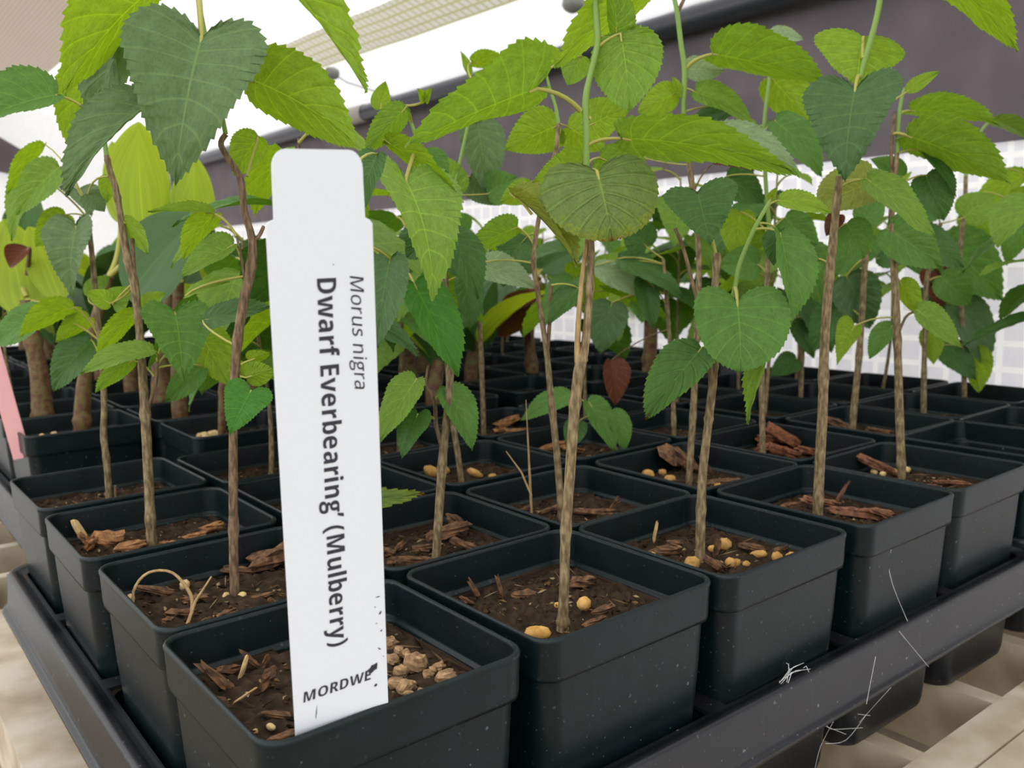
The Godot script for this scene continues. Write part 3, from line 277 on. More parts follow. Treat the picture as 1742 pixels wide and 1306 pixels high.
# plastic with a few pale dust specks and water marks
func speck_tex(sd: int, count: int, base: Color, spot: Color) -> ImageTexture:
	var im := Image.create(512, 512, false, Image.FORMAT_RGB8)
	im.fill(base)
	var rng := RandomNumberGenerator.new(); rng.seed = sd
	var n := FastNoiseLite.new(); n.seed = sd; n.frequency = 0.012
	for y in 512:
		for x in 512:
			var w := 0.86 + 0.22 * n.get_noise_2d(x, y) + rng.randf_range(-0.03, 0.03)
			im.set_pixel(x, y, Color(base.r * w, base.g * w, base.b * w))
	for k in count:
		var cx := rng.randi_range(6, 505); var cy := rng.randi_range(6, 505)
		var rr := rng.randf_range(0.6, 1.6)
		if rng.randf() < 0.12: rr = rng.randf_range(1.6, 3.2)
		var st := rng.randf_range(0.15, 0.8)
		for dy in range(-4, 5):
			for dx in range(-4, 5):
				if Vector2(dx, dy * rng.randf_range(0.7, 1.3)).length() < rr:
					im.set_pixel(cx + dx, cy + dy, im.get_pixel(cx + dx, cy + dy).lerp(spot, st))
	return ImageTexture.create_from_image(im)

# u = midrib to margin, v = petiole to tip: midrib, side veins and a fine net of veinlets
func leaf_tex(sd: int, blotch: int) -> ImageTexture:
	var im := Image.create(192, 384, false, Image.FORMAT_RGB8)
	var n := FastNoiseLite.new(); n.seed = sd; n.frequency = 0.02
	var cell := FastNoiseLite.new(); cell.seed = sd + 5; cell.noise_type = FastNoiseLite.TYPE_CELLULAR; cell.frequency = 0.075
	cell.cellular_return_type = FastNoiseLite.RETURN_DISTANCE2_SUB
	for y in 384:
		for x in 192:
			var t := x / 192.0; var s := y / 384.0
			var b := 0.80 + 0.07 * n.get_noise_2d(x, y)
			var net := cell.get_noise_2d(x, y)
			b += 0.035 * clampf(-0.75 - net, -0.2, 0.2) * 5.0
			var k := (s - 0.05 * t * t + 0.005) * 9.0
			var dv := absf(k - roundf(k)) / 9.0
			var vein := clampf(1.0 - dv / 0.0075, 0, 1) * (1.0 - 0.45 * t)
			vein = maxf(vein, clampf(1.0 - (t - 0.012) / 0.018, 0, 1))
			var c := Color(b, b, b * 0.98).lerp(Color(1, 1, 0.86), vein * 0.75)
			if blotch > 0:
				var q := n.get_noise_2d(x * 2.1 + 50, y * 2.1) + 0.5 * n.get_noise_2d(x * 6.0, y * 6.0)
				var edge := smoothstep(0.55, 1.0, s * 0.75 + 0.35 * t * t + 0.22 * q) if blotch == 1 else smoothstep(0.9, 1.05, t + 0.2 * q)
				c = c.lerp(Color(1.0, 0.88, 0.42) * (0.9 + 0.25 * q), edge * 0.75)
				var dead := smoothstep(0.98, 1.05, s + 0.10 * q + (0.05 if blotch == 1 else 0.09))
				if blotch == 1: dead = maxf(dead, smoothstep(0.94, 0.99, s * 0.55 + 0.5 * t + 0.14 * q))
				c = c.lerp(Color(0.95, 0.45, 0.3), dead)
			im.set_pixel(x, y, c)
	return ImageTexture.create_from_image(im)

# parallel-veined ginger blade
func blade_tex(sd: int) -> ImageTexture:
	var im := Image.create(192, 192, false, Image.FORMAT_RGB8)
	var n := FastNoiseLite.new(); n.seed = sd; n.frequency = 0.03
	for y in 192:
		for x in 192:
			var t := x / 192.0
			var b := 0.88 + 0.08 * n.get_noise_2d(x * 1.2, y * 0.15) + 0.012 * sin(t * 90.0)
			var c := Color(b, b, b * 0.97).lerp(Color(1, 1, 0.9), clampf(1.0 - (t - 0.03) / 0.03, 0, 1) * 0.7)
			im.set_pixel(x, y, c)
	return ImageTexture.create_from_image(im)

func leaf_relief(sd: int) -> ImageTexture:
	var im := Image.create(192, 384, false, Image.FORMAT_RGB8)
	var n := FastNoiseLite.new(); n.seed = sd; n.frequency = 0.06
	for y in 384:
		for x in 192:
			var t := x / 192.0; var s := y / 384.0
			var k := (s - 0.05 * t * t + 0.005) * 9.0
			var dv := absf(k - roundf(k)) * 2.0
			var h := 0.45 + 0.4 * smoothstep(0.0, 0.5, dv) * smoothstep(0.0, 0.12, t) + 0.1 * n.get_noise_2d(x, y)
			im.set_pixel(x, y, Color(h, h, h))
	return ImageTexture.create_from_image(im)

func leaf_mat(c: Color, tex: Texture2D, relief: Texture2D, back: float, rough := 0.5, bump := 0.06) -> StandardMaterial3D:
	var m := mat(c, rough, tex)
	m.backlight_enabled = true
	m.backlight = Color(back, back, back * 0.5)
	m.metallic_specular = 0.35
	m.heightmap_enabled = true
	m.heightmap_texture = relief
	m.heightmap_scale = bump
	return m

# woven scrim inside white greenhouse film
func film_tex(line: Color, fill: Color, fill2: Color, w: int) -> ImageTexture:
	var im := Image.create(256, 256, false, Image.FORMAT_RGB8)
	var n := FastNoiseLite.new(); n.seed = 4; n.frequency = 0.02
	for y in 256:
		for x in 256:
			var gx := x % 64; var gy := y % 64
			var c := fill.lerp(fill2, 0.5 + 0.5 * n.get_noise_2d(x, y))
			if gx < w or gy < w: c = line
			im.set_pixel(x, y, c)
	return ImageTexture.create_from_image(im)

func make_materials() -> void:
	M.pot = mat(Color.WHITE, 0.40, speck_tex(3, 420, rgb(15, 29, 32), rgb(118, 132, 134)), 9.0)
	M.pot.metallic_specular = 0.4
	M.tray = mat(Color.WHITE, 0.36, speck_tex(8, 380, rgb(25, 28, 33), rgb(146, 146, 146)), 8.0)
	M.soil = mat(Color.WHITE, 0.95); M.soil.vertex_color_use_as_albedo = true; M.soil.metallic_specular = 0.2
	M.bark = mat(Color.WHITE, 0.8, noise_tex(0.03, [[0.2, rgb(92, 76, 50)], [0.5, rgb(134, 114, 80)], [0.75, rgb(160, 142, 106)]], 2), 60.0)
	M.bark_red = mat(Color.WHITE, 0.75, noise_tex(0.03, [[0.2, rgb(78, 60, 42)], [0.5, rgb(118, 94, 68)], [0.8, rgb(146, 122, 92)]], 5), 60.0)
	M.twig = mat(Color.WHITE, 0.8, noise_tex(0.03, [[0.2, rgb(150, 118, 74)], [0.8, rgb(196, 168, 120)]], 6), 60.0)
	for k in ["bark", "bark_red", "twig"]: M[k].uv1_scale = Vector3(70, 16, 70)
	M.shoot = mat(rgb(128, 160, 72), 0.5)
	M.shoot.backlight_enabled = true; M.shoot.backlight = Color(0.3, 0.3, 0.1)
	M.petiole = mat(rgb(176, 172, 84), 0.5)
	M.petiole.backlight_enabled = true; M.petiole.backlight = Color(0.5, 0.5, 0.2)
	M.gstem = mat(Color.WHITE, 0.6, noise_tex(0.02, [[0.25, rgb(84, 50, 34)], [0.5, rgb(116, 80, 48)], [0.75, rgb(104, 104, 50)]], 7), 22.0)
	var t0 := leaf_tex(21, 0); var tx := leaf_tex(22, 1); var tz := leaf_tex(23, 2); var rl := leaf_relief(24); var tb := blade_tex(26)
	var tones := [rgb(118, 150, 94), rgb(92, 130, 74), rgb(88, 134, 64), rgb(118, 170, 78), rgb(94, 164, 60), rgb(162, 206, 86), rgb(176, 220, 104), rgb(180, 220, 74), rgb(178, 206, 156), rgb(184, 198, 94), rgb(136, 164, 86), rgb(90, 138, 58), rgb(126, 72, 46), rgb(200, 226, 88), rgb(78, 116, 60)]
	var back := [0.6, 0.6, 0.7, 0.85, 0.85, 1.0, 0.95, 1.0, 0.8, 0.9, 0.75, 0.75, 0.3, 1.0, 0.55]
	var list := []
	for k in tones.size():
		var tex: Texture2D = tx if k == 10 else tz if k == 11 else tb if k >= 13 else t0
		list.append(leaf_mat(tones[k], tex, rl, back[k], 0.4 if k in [0, 1, 2, 14] else 0.48, 0.14 if k in [10, 11] else 0.01 if k >= 13 else 0.05))
	M.leaf = list
	M.film = mat(Color.WHITE, 0.5, film_tex(rgb(252, 250, 250), rgb(238, 236, 240), rgb(226, 224, 232), 15), 0)
	M.film.backlight_enabled = true; M.film.backlight = Color(1, 1, 1)
	M.roof = mat(Color.WHITE, 0.5, film_tex(rgb(250, 249, 248), rgb(255, 255, 254), rgb(246, 245, 244), 8), 0)
	M.roof.backlight_enabled = true; M.roof.backlight = Color(1, 1, 1)
	M.double_film = mat(Color.WHITE, 0.6, film_tex(rgb(222, 206, 190), rgb(205, 190, 174), rgb(198, 182, 168), 20), 0)
	M.double_film.backlight_enabled = true; M.double_film.backlight = Color(0.75, 0.75, 0.75)
	M.band = mat(Color.WHITE, 0.6, film_tex(rgb(212, 208, 156), rgb(250, 247, 242), rgb(240, 236, 226), 15), 0)
	M.band.backlight_enabled = true; M.band.backlight = Color(0.95, 0.95, 0.95)
	M.dark_sheet = mat(Color.WHITE, 0.75, noise_tex(0.01, [[0.2, rgb(98, 88, 94)], [0.8, rgb(112, 101, 106)]], 9), 3.0)
	M.pipe = mat(rgb(52, 52, 62), 0.32)
	M.clip = mat(rgb(150, 148, 146), 0.5)
	M.tape = mat(rgb(176, 168, 160), 0.6)
	M.bench = mat(Color.WHITE, 0.6, noise_tex(0.012, [[0.2, rgb(172, 155, 130)], [0.55, rgb(194, 179, 155)], [0.8, rgb(206, 194, 173)]], 12), 6.0)
	M.ground = mat(Color.WHITE, 0.9, noise_tex(0.02, [[0.2, rgb(120, 106, 88)], [0.8, rgb(160, 146, 124)]], 13), 1.5)
	M.tag = mat(rgb(229, 233, 238), 0.38)
	M.ink = mat(rgb(48, 46, 56), 0.7)
	M.pink = mat(rgb(240, 178, 178), 0.5)
	M.pink.backlight_enabled = true; M.pink.backlight = Color(0.5, 0.4, 0.4)
	M.web = mat(rgb(226, 226, 222), 0.7)
	var chip := func(a: Color, b: Color, s: int): return mat(Color.WHITE, 0.85, noise_tex(0.02, [[0.25, a], [0.75, b]], s), 40.0)
	M.buff = chip.call(rgb(120, 92, 64), rgb(196, 160, 116), 31)
	M.brown = chip.call(rgb(58, 38, 26), rgb(134, 96, 62), 32)
	M.pale = chip.call(rgb(196, 158, 104), rgb(228, 200, 152), 33)
	M.cream = chip.call(rgb(206, 172, 112), rgb(238, 214, 164), 34)
	M.orange = chip.call(rgb(196, 140, 62), rgb(230, 184, 108), 35)
	M.golden = chip.call(rgb(170, 124, 62), rgb(216, 172, 100), 36)
	M["red-brown"] = chip.call(rgb(78, 46, 32), rgb(150, 102, 72), 37)
	M.rust = chip.call(rgb(84, 46, 28), rgb(156, 98, 60), 38)
	M.tan = chip.call(rgb(108, 70, 40), rgb(182, 132, 82), 39)

# ---------------------------------------------------------------- leaves
const OUTLINES := [
	[[0, 0], [0.26, -0.12], [0.66, -0.145], [0.97, -0.01], [0.99, 0.15], [0.84, 0.32], [0.66, 0.50], [0.47, 0.68], [0.18, 0.88], [0, 1]],
	[[0, 0], [0.36, -0.06], [0.78, 0.02], [1.0, 0.20], [0.98, 0.38], [0.82, 0.57], [0.56, 0.75], [0.28, 0.89], [0.10, 0.96], [0, 1]],
	[[0, 0], [0.40, -0.02], [0.82, 0.09], [1.0, 0.27], [0.96, 0.46], [0.77, 0.65], [0.48, 0.82], [0.20, 0.93], [0.06, 0.98], [0, 1]],
	[[0, 0], [0.28, -0.16], [0.74, -0.18], [1.0, 0.06], [1.02, 0.33], [0.92, 0.58], [0.72, 0.79], [0.42, 0.93], [0.16, 0.985], [0, 1]],
	[[0, 0], [0.40, 0.05], [0.78, 0.17], [1.0, 0.36], [1.0, 0.52], [0.84, 0.70], [0.58, 0.84], [0.30, 0.94], [0.10, 0.985], [0, 1]]]

func margin(shape: int, s: float) -> Vector2:
	var o: Array = OUTLINES[shape]
	var f := clampf(s, 0, 1) * (o.size() - 1)
	var i := mini(int(f), o.size() - 2)
	var g := func(k: int) -> Vector2:
		var q: Array = o[clampi(k, 0, o.size() - 1)]
		return Vector2(q[0], q[1])
	return g.call(i).cubic_interpolate(g.call(i + 1), g.call(i - 1), g.call(i + 2), f - i)

# blade along +z from the petiole (z = 0) to the tip (z = length); upper face towards +y
func leaf_mesh(length: float, width: float, shape: int, fold: float, bow: float, curl: float, sd: int, teeth := 17, per := 4, cols := 6) -> ArrayMesh:
	var v := PackedVector3Array(); var idx := PackedInt32Array(); var uv := PackedVector2Array()
	var noise := FastNoiseLite.new(); noise.seed = sd; noise.frequency = 1.0
	var rows := teeth * per if shape != 4 else 26
	var tf := tan(deg_to_rad(fold))
	for side in [1.0, -1.0]:
		var o := v.size()
		for j in rows + 1:
			var s := float(j) / rows
			var m := margin(shape, s)
			var e := (margin(shape, s + 0.01) - margin(shape, s - 0.01))
			e = Vector2(e.x * width * 0.5, e.y * length).normalized()
			var mp := Vector2(m.x * width * 0.5, m.y * length)
			if shape != 4:
				var ph := s * teeth + (0.35 if side > 0 else 0.0)
				var fr := ph - floorf(ph)
				var amp := 0.036 * length * (0.75 + 0.5 * absf(noise.get_noise_2d(floorf(ph) * 3.1, side * 9))) * smoothstep(0.02, 0.12, s) * smoothstep(0.0, 0.10, 1.0 - s)
				mp += Vector2(e.y, -e.x) * amp * (pow(fr, 1.4) - 0.4)
				mp += e * amp * 0.5 * fr
			var zm := pow(s, 2.0) * length
			for c in cols + 1:
				var t := float(c) / cols
				var x := mp.x * t
				var z := lerpf(zm, mp.y, t)
				var zn := clampf(z / length, 0, 1)
				var hw := maxf(width * 0.5, 0.001)
				var y := x * tf + bow * length * 4 * zn * (1 - zn) + curl * x * x / hw
				var k := s * 9.0
				if shape != 4:
					y += length * 0.012 * sin(PI * (k - floorf(k))) * sin(PI * minf(t * 1.1, 1.0)) * smoothstep(0, 0.1, s)
					y += length * 0.05 * noise.get_noise_2d(s * 2.2, side * (5 + t)) * t
				else:
					y += length * 0.03 * noise.get_noise_2d(s * 1.6, side * (5 + t)) * t
				v.append(Vector3(x * side, y, z))
				uv.append(Vector2(t * 0.98 + 0.005, s * 0.99 + 0.003))
		for j in rows:
			for c in cols:
				var a := o + j * (cols + 1) + c; var b := a + 1; var d := a + cols + 1; var e2 := d + 1
				if side > 0: idx.append_array(PackedInt32Array([a, d, b, b, d, e2]))
				else: idx.append_array(PackedInt32Array([a, b, d, b, e2, d]))
	# one midrib: merge the two halves' shared edge normals by sharing vertices
	var half := (rows + 1) * (cols + 1)
	for i in idx.size():
		var q := idx[i]
		if q >= half and (q - half) % (cols + 1) == 0: idx[i] = q - half
	return build(v, idx, uv)

func leaf_basis(dir: Vector3, up: Vector3) -> Basis:
	var z := dir.normalized()
	var y := (up - z * up.dot(z)).normalized()
	return Basis(y.cross(z), y, z)

func petiole_mesh(local_from: Vector3, r: float, n := 5) -> ArrayMesh:
	# from the stem to the foot of the blade (the local origin), arching a little
	var p := PackedVector3Array(); var ra := PackedFloat32Array()
	var ctrl := local_from * 0.5 + Vector3(0, 0.12, -0.16) * local_from.length()
	for k in n + 1:
		var t := float(k) / n
		p.append(local_from * (1 - t) * (1 - t) + ctrl * 2 * t * (1 - t))
		ra.append(r * (1.15 - 0.3 * t))
	p.append(Vector3(0, 0, 0.003)); ra.append(r * 0.6)
	return tube(p, ra, 6)

# ---------------------------------------------------------------- plants
func line_of(a: Array) -> Array:
	var p := PackedVector3Array(); var r := PackedFloat32Array()
	for k in range(0, a.size(), 4):
		p.append(Vector3(a[k], a[k + 1], a[k + 2]) * 0.001); r.append(a[k + 3] * 0.001)
	return [p, r]

func limb(root: Node3D, called: String, a: Array, m: Material, sub: int, sides: int, knob: float, sd: int) -> void:
	var l := line_of(a)
	var s := smooth_line(l[0], l[1], sub)
	var p: PackedVector3Array = s[0]
	for k in p.size():
		p[k] -= root.position
		if called == "stem" and (k * 7 + sd * 3) % 11 == 4: s[1][k] *= 1.2
	part(root, called, tube(p, s[1], sides, knob, sd), m)

func table_plant(row: Array, sd: int) -> void:
	var l := line_of(row[3])
	var foot: Vector3 = l[0][0]
	var gin: bool = row[1] == 1
	var root := thing("ginger_plant" if gin else "mulberry_sapling", row[0], "plant", foot, "ginger plants in the back tray" if gin else "mulberry saplings in the pots")
	limb(root, "stem", row[3], M.gstem if gin else (M.bark if sd % 3 else M.bark_red if sd == 0 else M.bark), 5, 9, 0.035, sd)
	if row[4].size(): limb(root, "green_shoot", row[4], M.shoot, 4, 8, 0.03, sd + 1)
	for t in row[5]: limb(root, "twig", t, M.twig if sd == 3 else M.bark_red, 3, 6, 0.06, sd + 2)
	var n := 0
	for q in row[6]:
		n += 1
		var a := Vector3(q[0], q[1], q[2]) * 0.001
		var b := Vector3(q[3], q[4], q[5]) * 0.001
		var t := Vector3(q[6], q[7], q[8]) * 0.001
		var bs := leaf_basis(t - b, Vector3(q[9], q[10], q[11]))
		var far := b.distance_to(CAM_POS) > 0.62
		var w: float = q[12] * 0.001
		var me := leaf_mesh((t - b).length(), w, q[16], q[13], q[14], q[15], sd * 40 + n, 16 if far else 24, 3 if far else 4, 4 if far else 6)
		var leaf := part(root, "leaf", me, M.leaf[q[17]], b - root.position)
		leaf.basis = bs
		if q[17] == 10 or q[17] == 11: leaf.set_meta("label", "mottled leaf with yellowing edge and brown tip")
		if q[17] == 12: leaf.set_meta("label", "dead dry brown leaf")
		var lf := bs.inverse() * (a - b).limit_length(0.055)
		part(leaf, "petiole", petiole_mesh(lf, clampf(w * 0.022, 0.0005, 0.0013) if not gin else 0.002), M.petiole if q[17] != 12 else M.bark_red)

func make_pool() -> void:
	for k in 9:
		var shape: int = [1, 0, 1, 2, 1, 0, 1, 2, 1][k]
		var w: float = [0.68, 0.85, 0.62, 0.5, 0.72, 0.9, 0.58, 0.46, 0.7][k]
		leaf_pool.append(leaf_mesh(1.0, w, shape, 8.0 + 3 * (k % 5), 0.04 + 0.015 * (k % 4), 0.0, 900 + k, 12, 3, 4))

func random_sapling(u: float, v: float, label: String, sd: int) -> void:
	var rng := RandomNumberGenerator.new(); rng.seed = sd
	var foot := at(u + rng.randf_range(-0.06, 0.06), SOIL - 0.03, v + rng.randf_range(-0.06, 0.06))
	var root := thing("mulberry_sapling", label, "plant", foot, "mulberry saplings in the pots")
	var h := rng.randf_range(1.65, 2.25) * PITCH
	var lean := Vector3(rng.randf_range(-0.16, 0.16), 0, rng.randf_range(-0.16, 0.16)) * PITCH
	var p := PackedVector3Array(); var r := PackedFloat32Array()
	var wob := Vector3(rng.randf_range(-1, 1), 0, rng.randf_range(-1, 1)) * 0.006
	for k in 9:
		var t := k / 8.0
		p.append(Vector3(0, h * t, 0) + lean * t + wob * sin(t * 5.0)); r.append(lerpf(0.0018, 0.0007, t))
	var s := smooth_line(p, r, 2)
	part(root, "stem", tube(s[0], s[1], 7, 0.06, sd), M.bark)
	var n := rng.randi_range(10, 13)
	var az := rng.randf() * TAU
	for k in n:
		var f := lerpf(0.46, 0.99, float(k) / (n - 1))
		var node := Vector3(0, h * f, 0) + lean * f + wob * sin(f * 5.0)
		az += 2.4 + rng.randf_range(-0.3, 0.3)
		var out := Vector3(cos(az), 0, sin(az))
		var pl := rng.randf_range(0.12, 0.22) * PITCH
		var foot_l := node + (out * 0.85 + Vector3(0, rng.randf_range(0.2, 0.6), 0)) * pl
		var drop := rng.randf_range(-1.1, -0.1)
		var dir := (out + Vector3(0, drop, 0)).normalized()
		var size := rng.randf_range(0.48, 0.76) * PITCH * (0.65 if k >= n - 2 else 1.0)
		var up := Vector3(0, 1, 0) + out * 0.3 + Vector3(rng.randf_range(-0.4, 0.4), 0, rng.randf_range(-0.4, 0.4))
		var bs := leaf_basis(dir, up)
		var tone: int = [2, 3, 3, 5, 2, 5, 7, 5][rng.randi_range(0, 7)]
		if k >= n - 2: tone = 7
		var leaf := part(root, "leaf", leaf_pool[rng.randi_range(0, leaf_pool.size() - 1)], M.leaf[tone], foot_l)
		leaf.basis = bs.scaled_local(Vector3.ONE * size)
		part(leaf, "petiole", petiole_mesh(bs.inverse() * (node - foot_l) / size, 0.0008 / size, 3), M.petiole)

func random_ginger(u: float, v: float, label: String, sd: int) -> void:
	var rng := RandomNumberGenerator.new(); rng.seed = sd
	var root := thing("ginger_plant", label, "plant", at(u, SOIL - 0.03, v), "ginger plants in the back tray")
	var h := rng.randf_range(0.65, 1.0) * PITCH
	var lean := Vector3(rng.randf_range(-0.2, 0.2), 0, rng.randf_range(-0.2, 0.2)) * PITCH
	part(root, "stem", tube(PackedVector3Array([Vector3.ZERO, Vector3(0, h * 0.4, 0), Vector3(0, h * 0.8, 0) + lean * 0.5, Vector3(0, h, 0) + lean]), PackedFloat32Array([0.0085, 0.0075, 0.006, 0.003]), 10, 0.05, sd), M.gstem)
	var az := rng.randf() * TAU
	for k in rng.randi_range(6, 8):
		az += 2.2 + rng.randf_range(-0.4, 0.4)
		var out := Vector3(cos(az), 0, sin(az))
		var foot := Vector3(0, h * rng.randf_range(0.55, 1.0), 0) + lean * 0.6 + out * 0.005
		var dir := (out * rng.randf_range(0.25, 0.65) + Vector3(0, rng.randf_range(0.25, 1.0), 0)).normalized()
		var len := rng.randf_range(0.95, 1.3) * PITCH
		var bs := leaf_basis(dir, Vector3.UP - out * 0.6)
		var leaf := part(root, "leaf", leaf_mesh(len, len * rng.randf_range(0.4, 0.52), 4, 12, 0.07, 0.0, sd * 9 + k), M.leaf[[14, 14, 13, 14][rng.randi_range(0, 3)]], foot)
		leaf.basis = bs

# ---------------------------------------------------------------- pots, trays, soil
func pot_mesh_parts() -> void:
	var k := PITCH
	var ring := func(h: float, y: float, r := 0.085): return round_rect(h * k, h * k, r * k, y * k, 5)
	var body := [ring.call(0.453, -0.16), ring.call(0.45, -0.175), ring.call(0.44, -0.4), ring.call(0.39, -1.14), ring.call(0.38, -1.19), ring.call(0.355, -1.2)]
	pot_parts.body = loft(body, false, true, true)
	# collar: outside, rolled lip, inside with its ledge, down to below the soil
	var c := [ring.call(0.452, -0.172), ring.call(0.466, -0.168), ring.call(0.4685, -0.15), ring.call(0.4715, -0.03), ring.call(0.474, -0.022), ring.call(0.4745, -0.010),
		ring.call(0.470, -0.001), ring.call(0.464, 0.0), ring.call(0.458, -0.005), ring.call(0.456, -0.014), ring.call(0.452, -0.14), ring.call(0.448, -0.15), ring.call(0.437, -0.156), ring.call(0.433, -0.166), ring.call(0.425, -0.3)]
	pot_parts.collar = loft(c, false, false, false)

func ordinal(i: int) -> String:
	return ["first", "second", "third", "fourth", "fifth", "sixth", "seventh", "eighth", "ninth", "tenth", "eleventh", "twelfth", "thirteenth", "fourteenth", "fifteenth", "sixteenth"][i]

func place_words(i: int, j: int) -> String:
	if i == 0 and j == 0: return "at the near corner, holding the white tag"
	if j == 0: return "%s along the right front row from the tag" % ordinal(i)
	if i == 0: return "%s back along the left row from the tag" % ordinal(j)
	return "%s along and %s back from the tag pot" % [ordinal(i), ordinal(j)]

func make_soil_variants() -> void:
	for sd in 4:
		var noise := FastNoiseLite.new(); noise.seed = 70 + sd; noise.frequency = 60.0
		var rng := RandomNumberGenerator.new(); rng.seed = 80 + sd
		var v := PackedVector3Array(); var idx := PackedInt32Array(); var col := PackedColorArray()
		var n := 46
		var h := 0.431 * PITCH
		for j in n + 1:
			for i in n + 1:
				var x := lerpf(-h, h, float(i) / n); var z := lerpf(-h, h, float(j) / n)
				var q := Vector2(maxf(absf(x) - h + 0.007, 0), maxf(absf(z) - h + 0.007, 0))
				if q.length() > 0.007:
					var e := q.normalized() * 0.007
					x = signf(x) * (h - 0.007 + e.x); z = signf(z) * (h - 0.007 + e.y)
				var y := 0.0036 * noise.get_noise_2d(x, z) + 0.0024 * noise.get_noise_2d(x * 4.5, z * 4.5) + rng.randf_range(-0.0004, 0.0004)
				v.append(Vector3(x, y, z))
				var b := rng.randf_range(0.6, 1.3) * (1.0 + 0.6 * noise.get_noise_2d(x * 2 + 9, z * 2))
				col.append(Color(0.048 * b, 0.032 * b, 0.021 * b))
		for j in n:
			for i in n:
				var a := j * (n + 1) + i
				idx.append_array(PackedInt32Array([a, a + 1, a + n + 1, a + 1, a + n + 2, a + n + 1]))
		soil_meshes.append(build(v, idx, PackedVector2Array(), col))
		# crumbs and fibres too small to tell apart
		var cv := PackedVector3Array(); var ci := PackedInt32Array(); var cc := PackedColorArray()
		for k in 340:
			var c := Vector3(rng.randf_range(-0.9, 0.9) * h, 0.0006, rng.randf_range(-0.9, 0.9) * h)
			c.y += 0.0022 * noise.get_noise_2d(c.x, c.z)
			var s := Vector3(rng.randf_range(0.5, 2.4), rng.randf_range(0.4, 0.9), rng.randf_range(0.4, 1.0)) * 0.001
			if rng.randf() < 0.2: s = Vector3(rng.randf_range(2.5, 6.0), 0.25, 0.3) * 0.001
			var bs := Basis.from_euler(Vector3(rng.randf_range(-0.4, 0.4), rng.randf() * TAU, rng.randf_range(-0.5, 0.5)))
			var o := cv.size()
			for d in [Vector3.RIGHT, Vector3.LEFT, Vector3.UP, Vector3.DOWN, Vector3.BACK, Vector3.FORWARD]:
				cv.append(c + bs * (d * s * rng.randf_range(0.7, 1.2)))
			var tone: Color = [Color(0.10, 0.055, 0.028), Color(0.055, 0.032, 0.02), Color(0.20, 0.12, 0.055), Color(0.02, 0.014, 0.01), Color(0.34, 0.25, 0.14)][[0, 0, 1, 1, 3, 3, 2, 1, 0, 4][rng.randi_range(0, 9)]]
			for d in 6: cc.append(tone)
			for f in [[0, 2, 4], [4, 2, 1], [1, 2, 5], [5, 2, 0], [0, 4, 3], [4, 1, 3], [1, 5, 3], [5, 0, 3]]:
				ci.append_array(PackedInt32Array([o + f[0], o + f[1], o + f[2]]))
		crumb_meshes.append(build(cv, ci, PackedVector2Array(), cc, true))

func pot(u: float, v: float, where: String, sd: int, soil_drop := 0.0) -> void:
	var o := thing("nursery_pot", "black square plastic pot " + where, "plant pot", at(u, 0, v), "black square nursery pots")
	part(o, "body", pot_parts.body, M.pot)
	part(o, "collar", pot_parts.collar, M.pot)
	o.rotation.y = sin(sd * 12.9) * 0.012
	var s := single("potting_mix", soil_meshes[sd % 4], M.soil, "dark potting mix inside the black pot " + where, "soil", at(u, SOIL - soil_drop, v), "potting mix in the pots", "stuff")
	s.rotation.y = (sd % 4) * PI / 2
	var c := part(s, "crumbs", crumb_meshes[(sd + 1) % 4], M.soil)
	c.set_meta("kind", "stuff")

func tray(u0: float, v0: float, nu: int, nv: int, label: String, out := 0.035) -> void:
	var k := PITCH
	var root := thing("propagation_tray", label, "tray", at(u0 + nu / 2.0 - 0.027, 0, v0 + nv / 2.0 - 0.027), "black trays under the pots")
	var hx := (nu / 2.0 + out) * k; var hz := (nv / 2.0 + out) * k
	var prof := [[-0.09, -0.585], [-0.05, -0.580], [-0.035, -0.565], [-0.012, -0.556], [0.008, -0.560], [0.018, -0.578], [0.030, -0.72], [0.036, -0.765], [0.046, -0.778], [0.062, -0.782], [0.066, -0.792], [0.062, -0.806], [0.045, -0.806], [0.020, -0.78], [0.008, -0.60]]
	var rings := []
	for q in prof:
		rings.append(round_rect(hx + q[0] * k, hz + q[0] * k, (0.16 + q[0]) * k, q[1] * k, 6))
	part(root, "rim_skirt", loft(rings, false, false, true), M.tray)
	var list := []
	for i in nu + 1:
		var x := (i - nu / 2.0) * k
		var a := 0.045 * k if i in [0, nu] else 0.052 * k
		list.append([Vector3(x - a, -0.60 * k, -hz + 0.07 * k), Vector3(x + a, -0.582 * k, hz - 0.07 * k)])
	for j in nv + 1:
		var z := (j - nv / 2.0) * k
		var a := 0.045 * k if j in [0, nv] else 0.052 * k
		list.append([Vector3(-hx + 0.07 * k, -0.6005 * k, z - a), Vector3(hx - 0.07 * k, -0.5825 * k, z + a)])
	part(root, "deck", boxes(list), M.tray)
	var cup := []
	for q in [[0.447, -0.60], [0.44, -0.7], [0.412, -1.16], [0.402, -1.21], [0.38, -1.228], [0.33, -1.23]]:
		cup.append(round_rect(q[0] * k, q[0] * k, 0.10 * k, q[1] * k, 5))
	var cm := loft(cup, false, true, true)
	for i in nu:
		for j in nv:
			if i == 0 or j == 0:
				part(root, "cell", cm, M.tray, Vector3((i + 0.5 - nu / 2.0) * k, 0, -(j + 0.5 - nv / 2.0) * k))

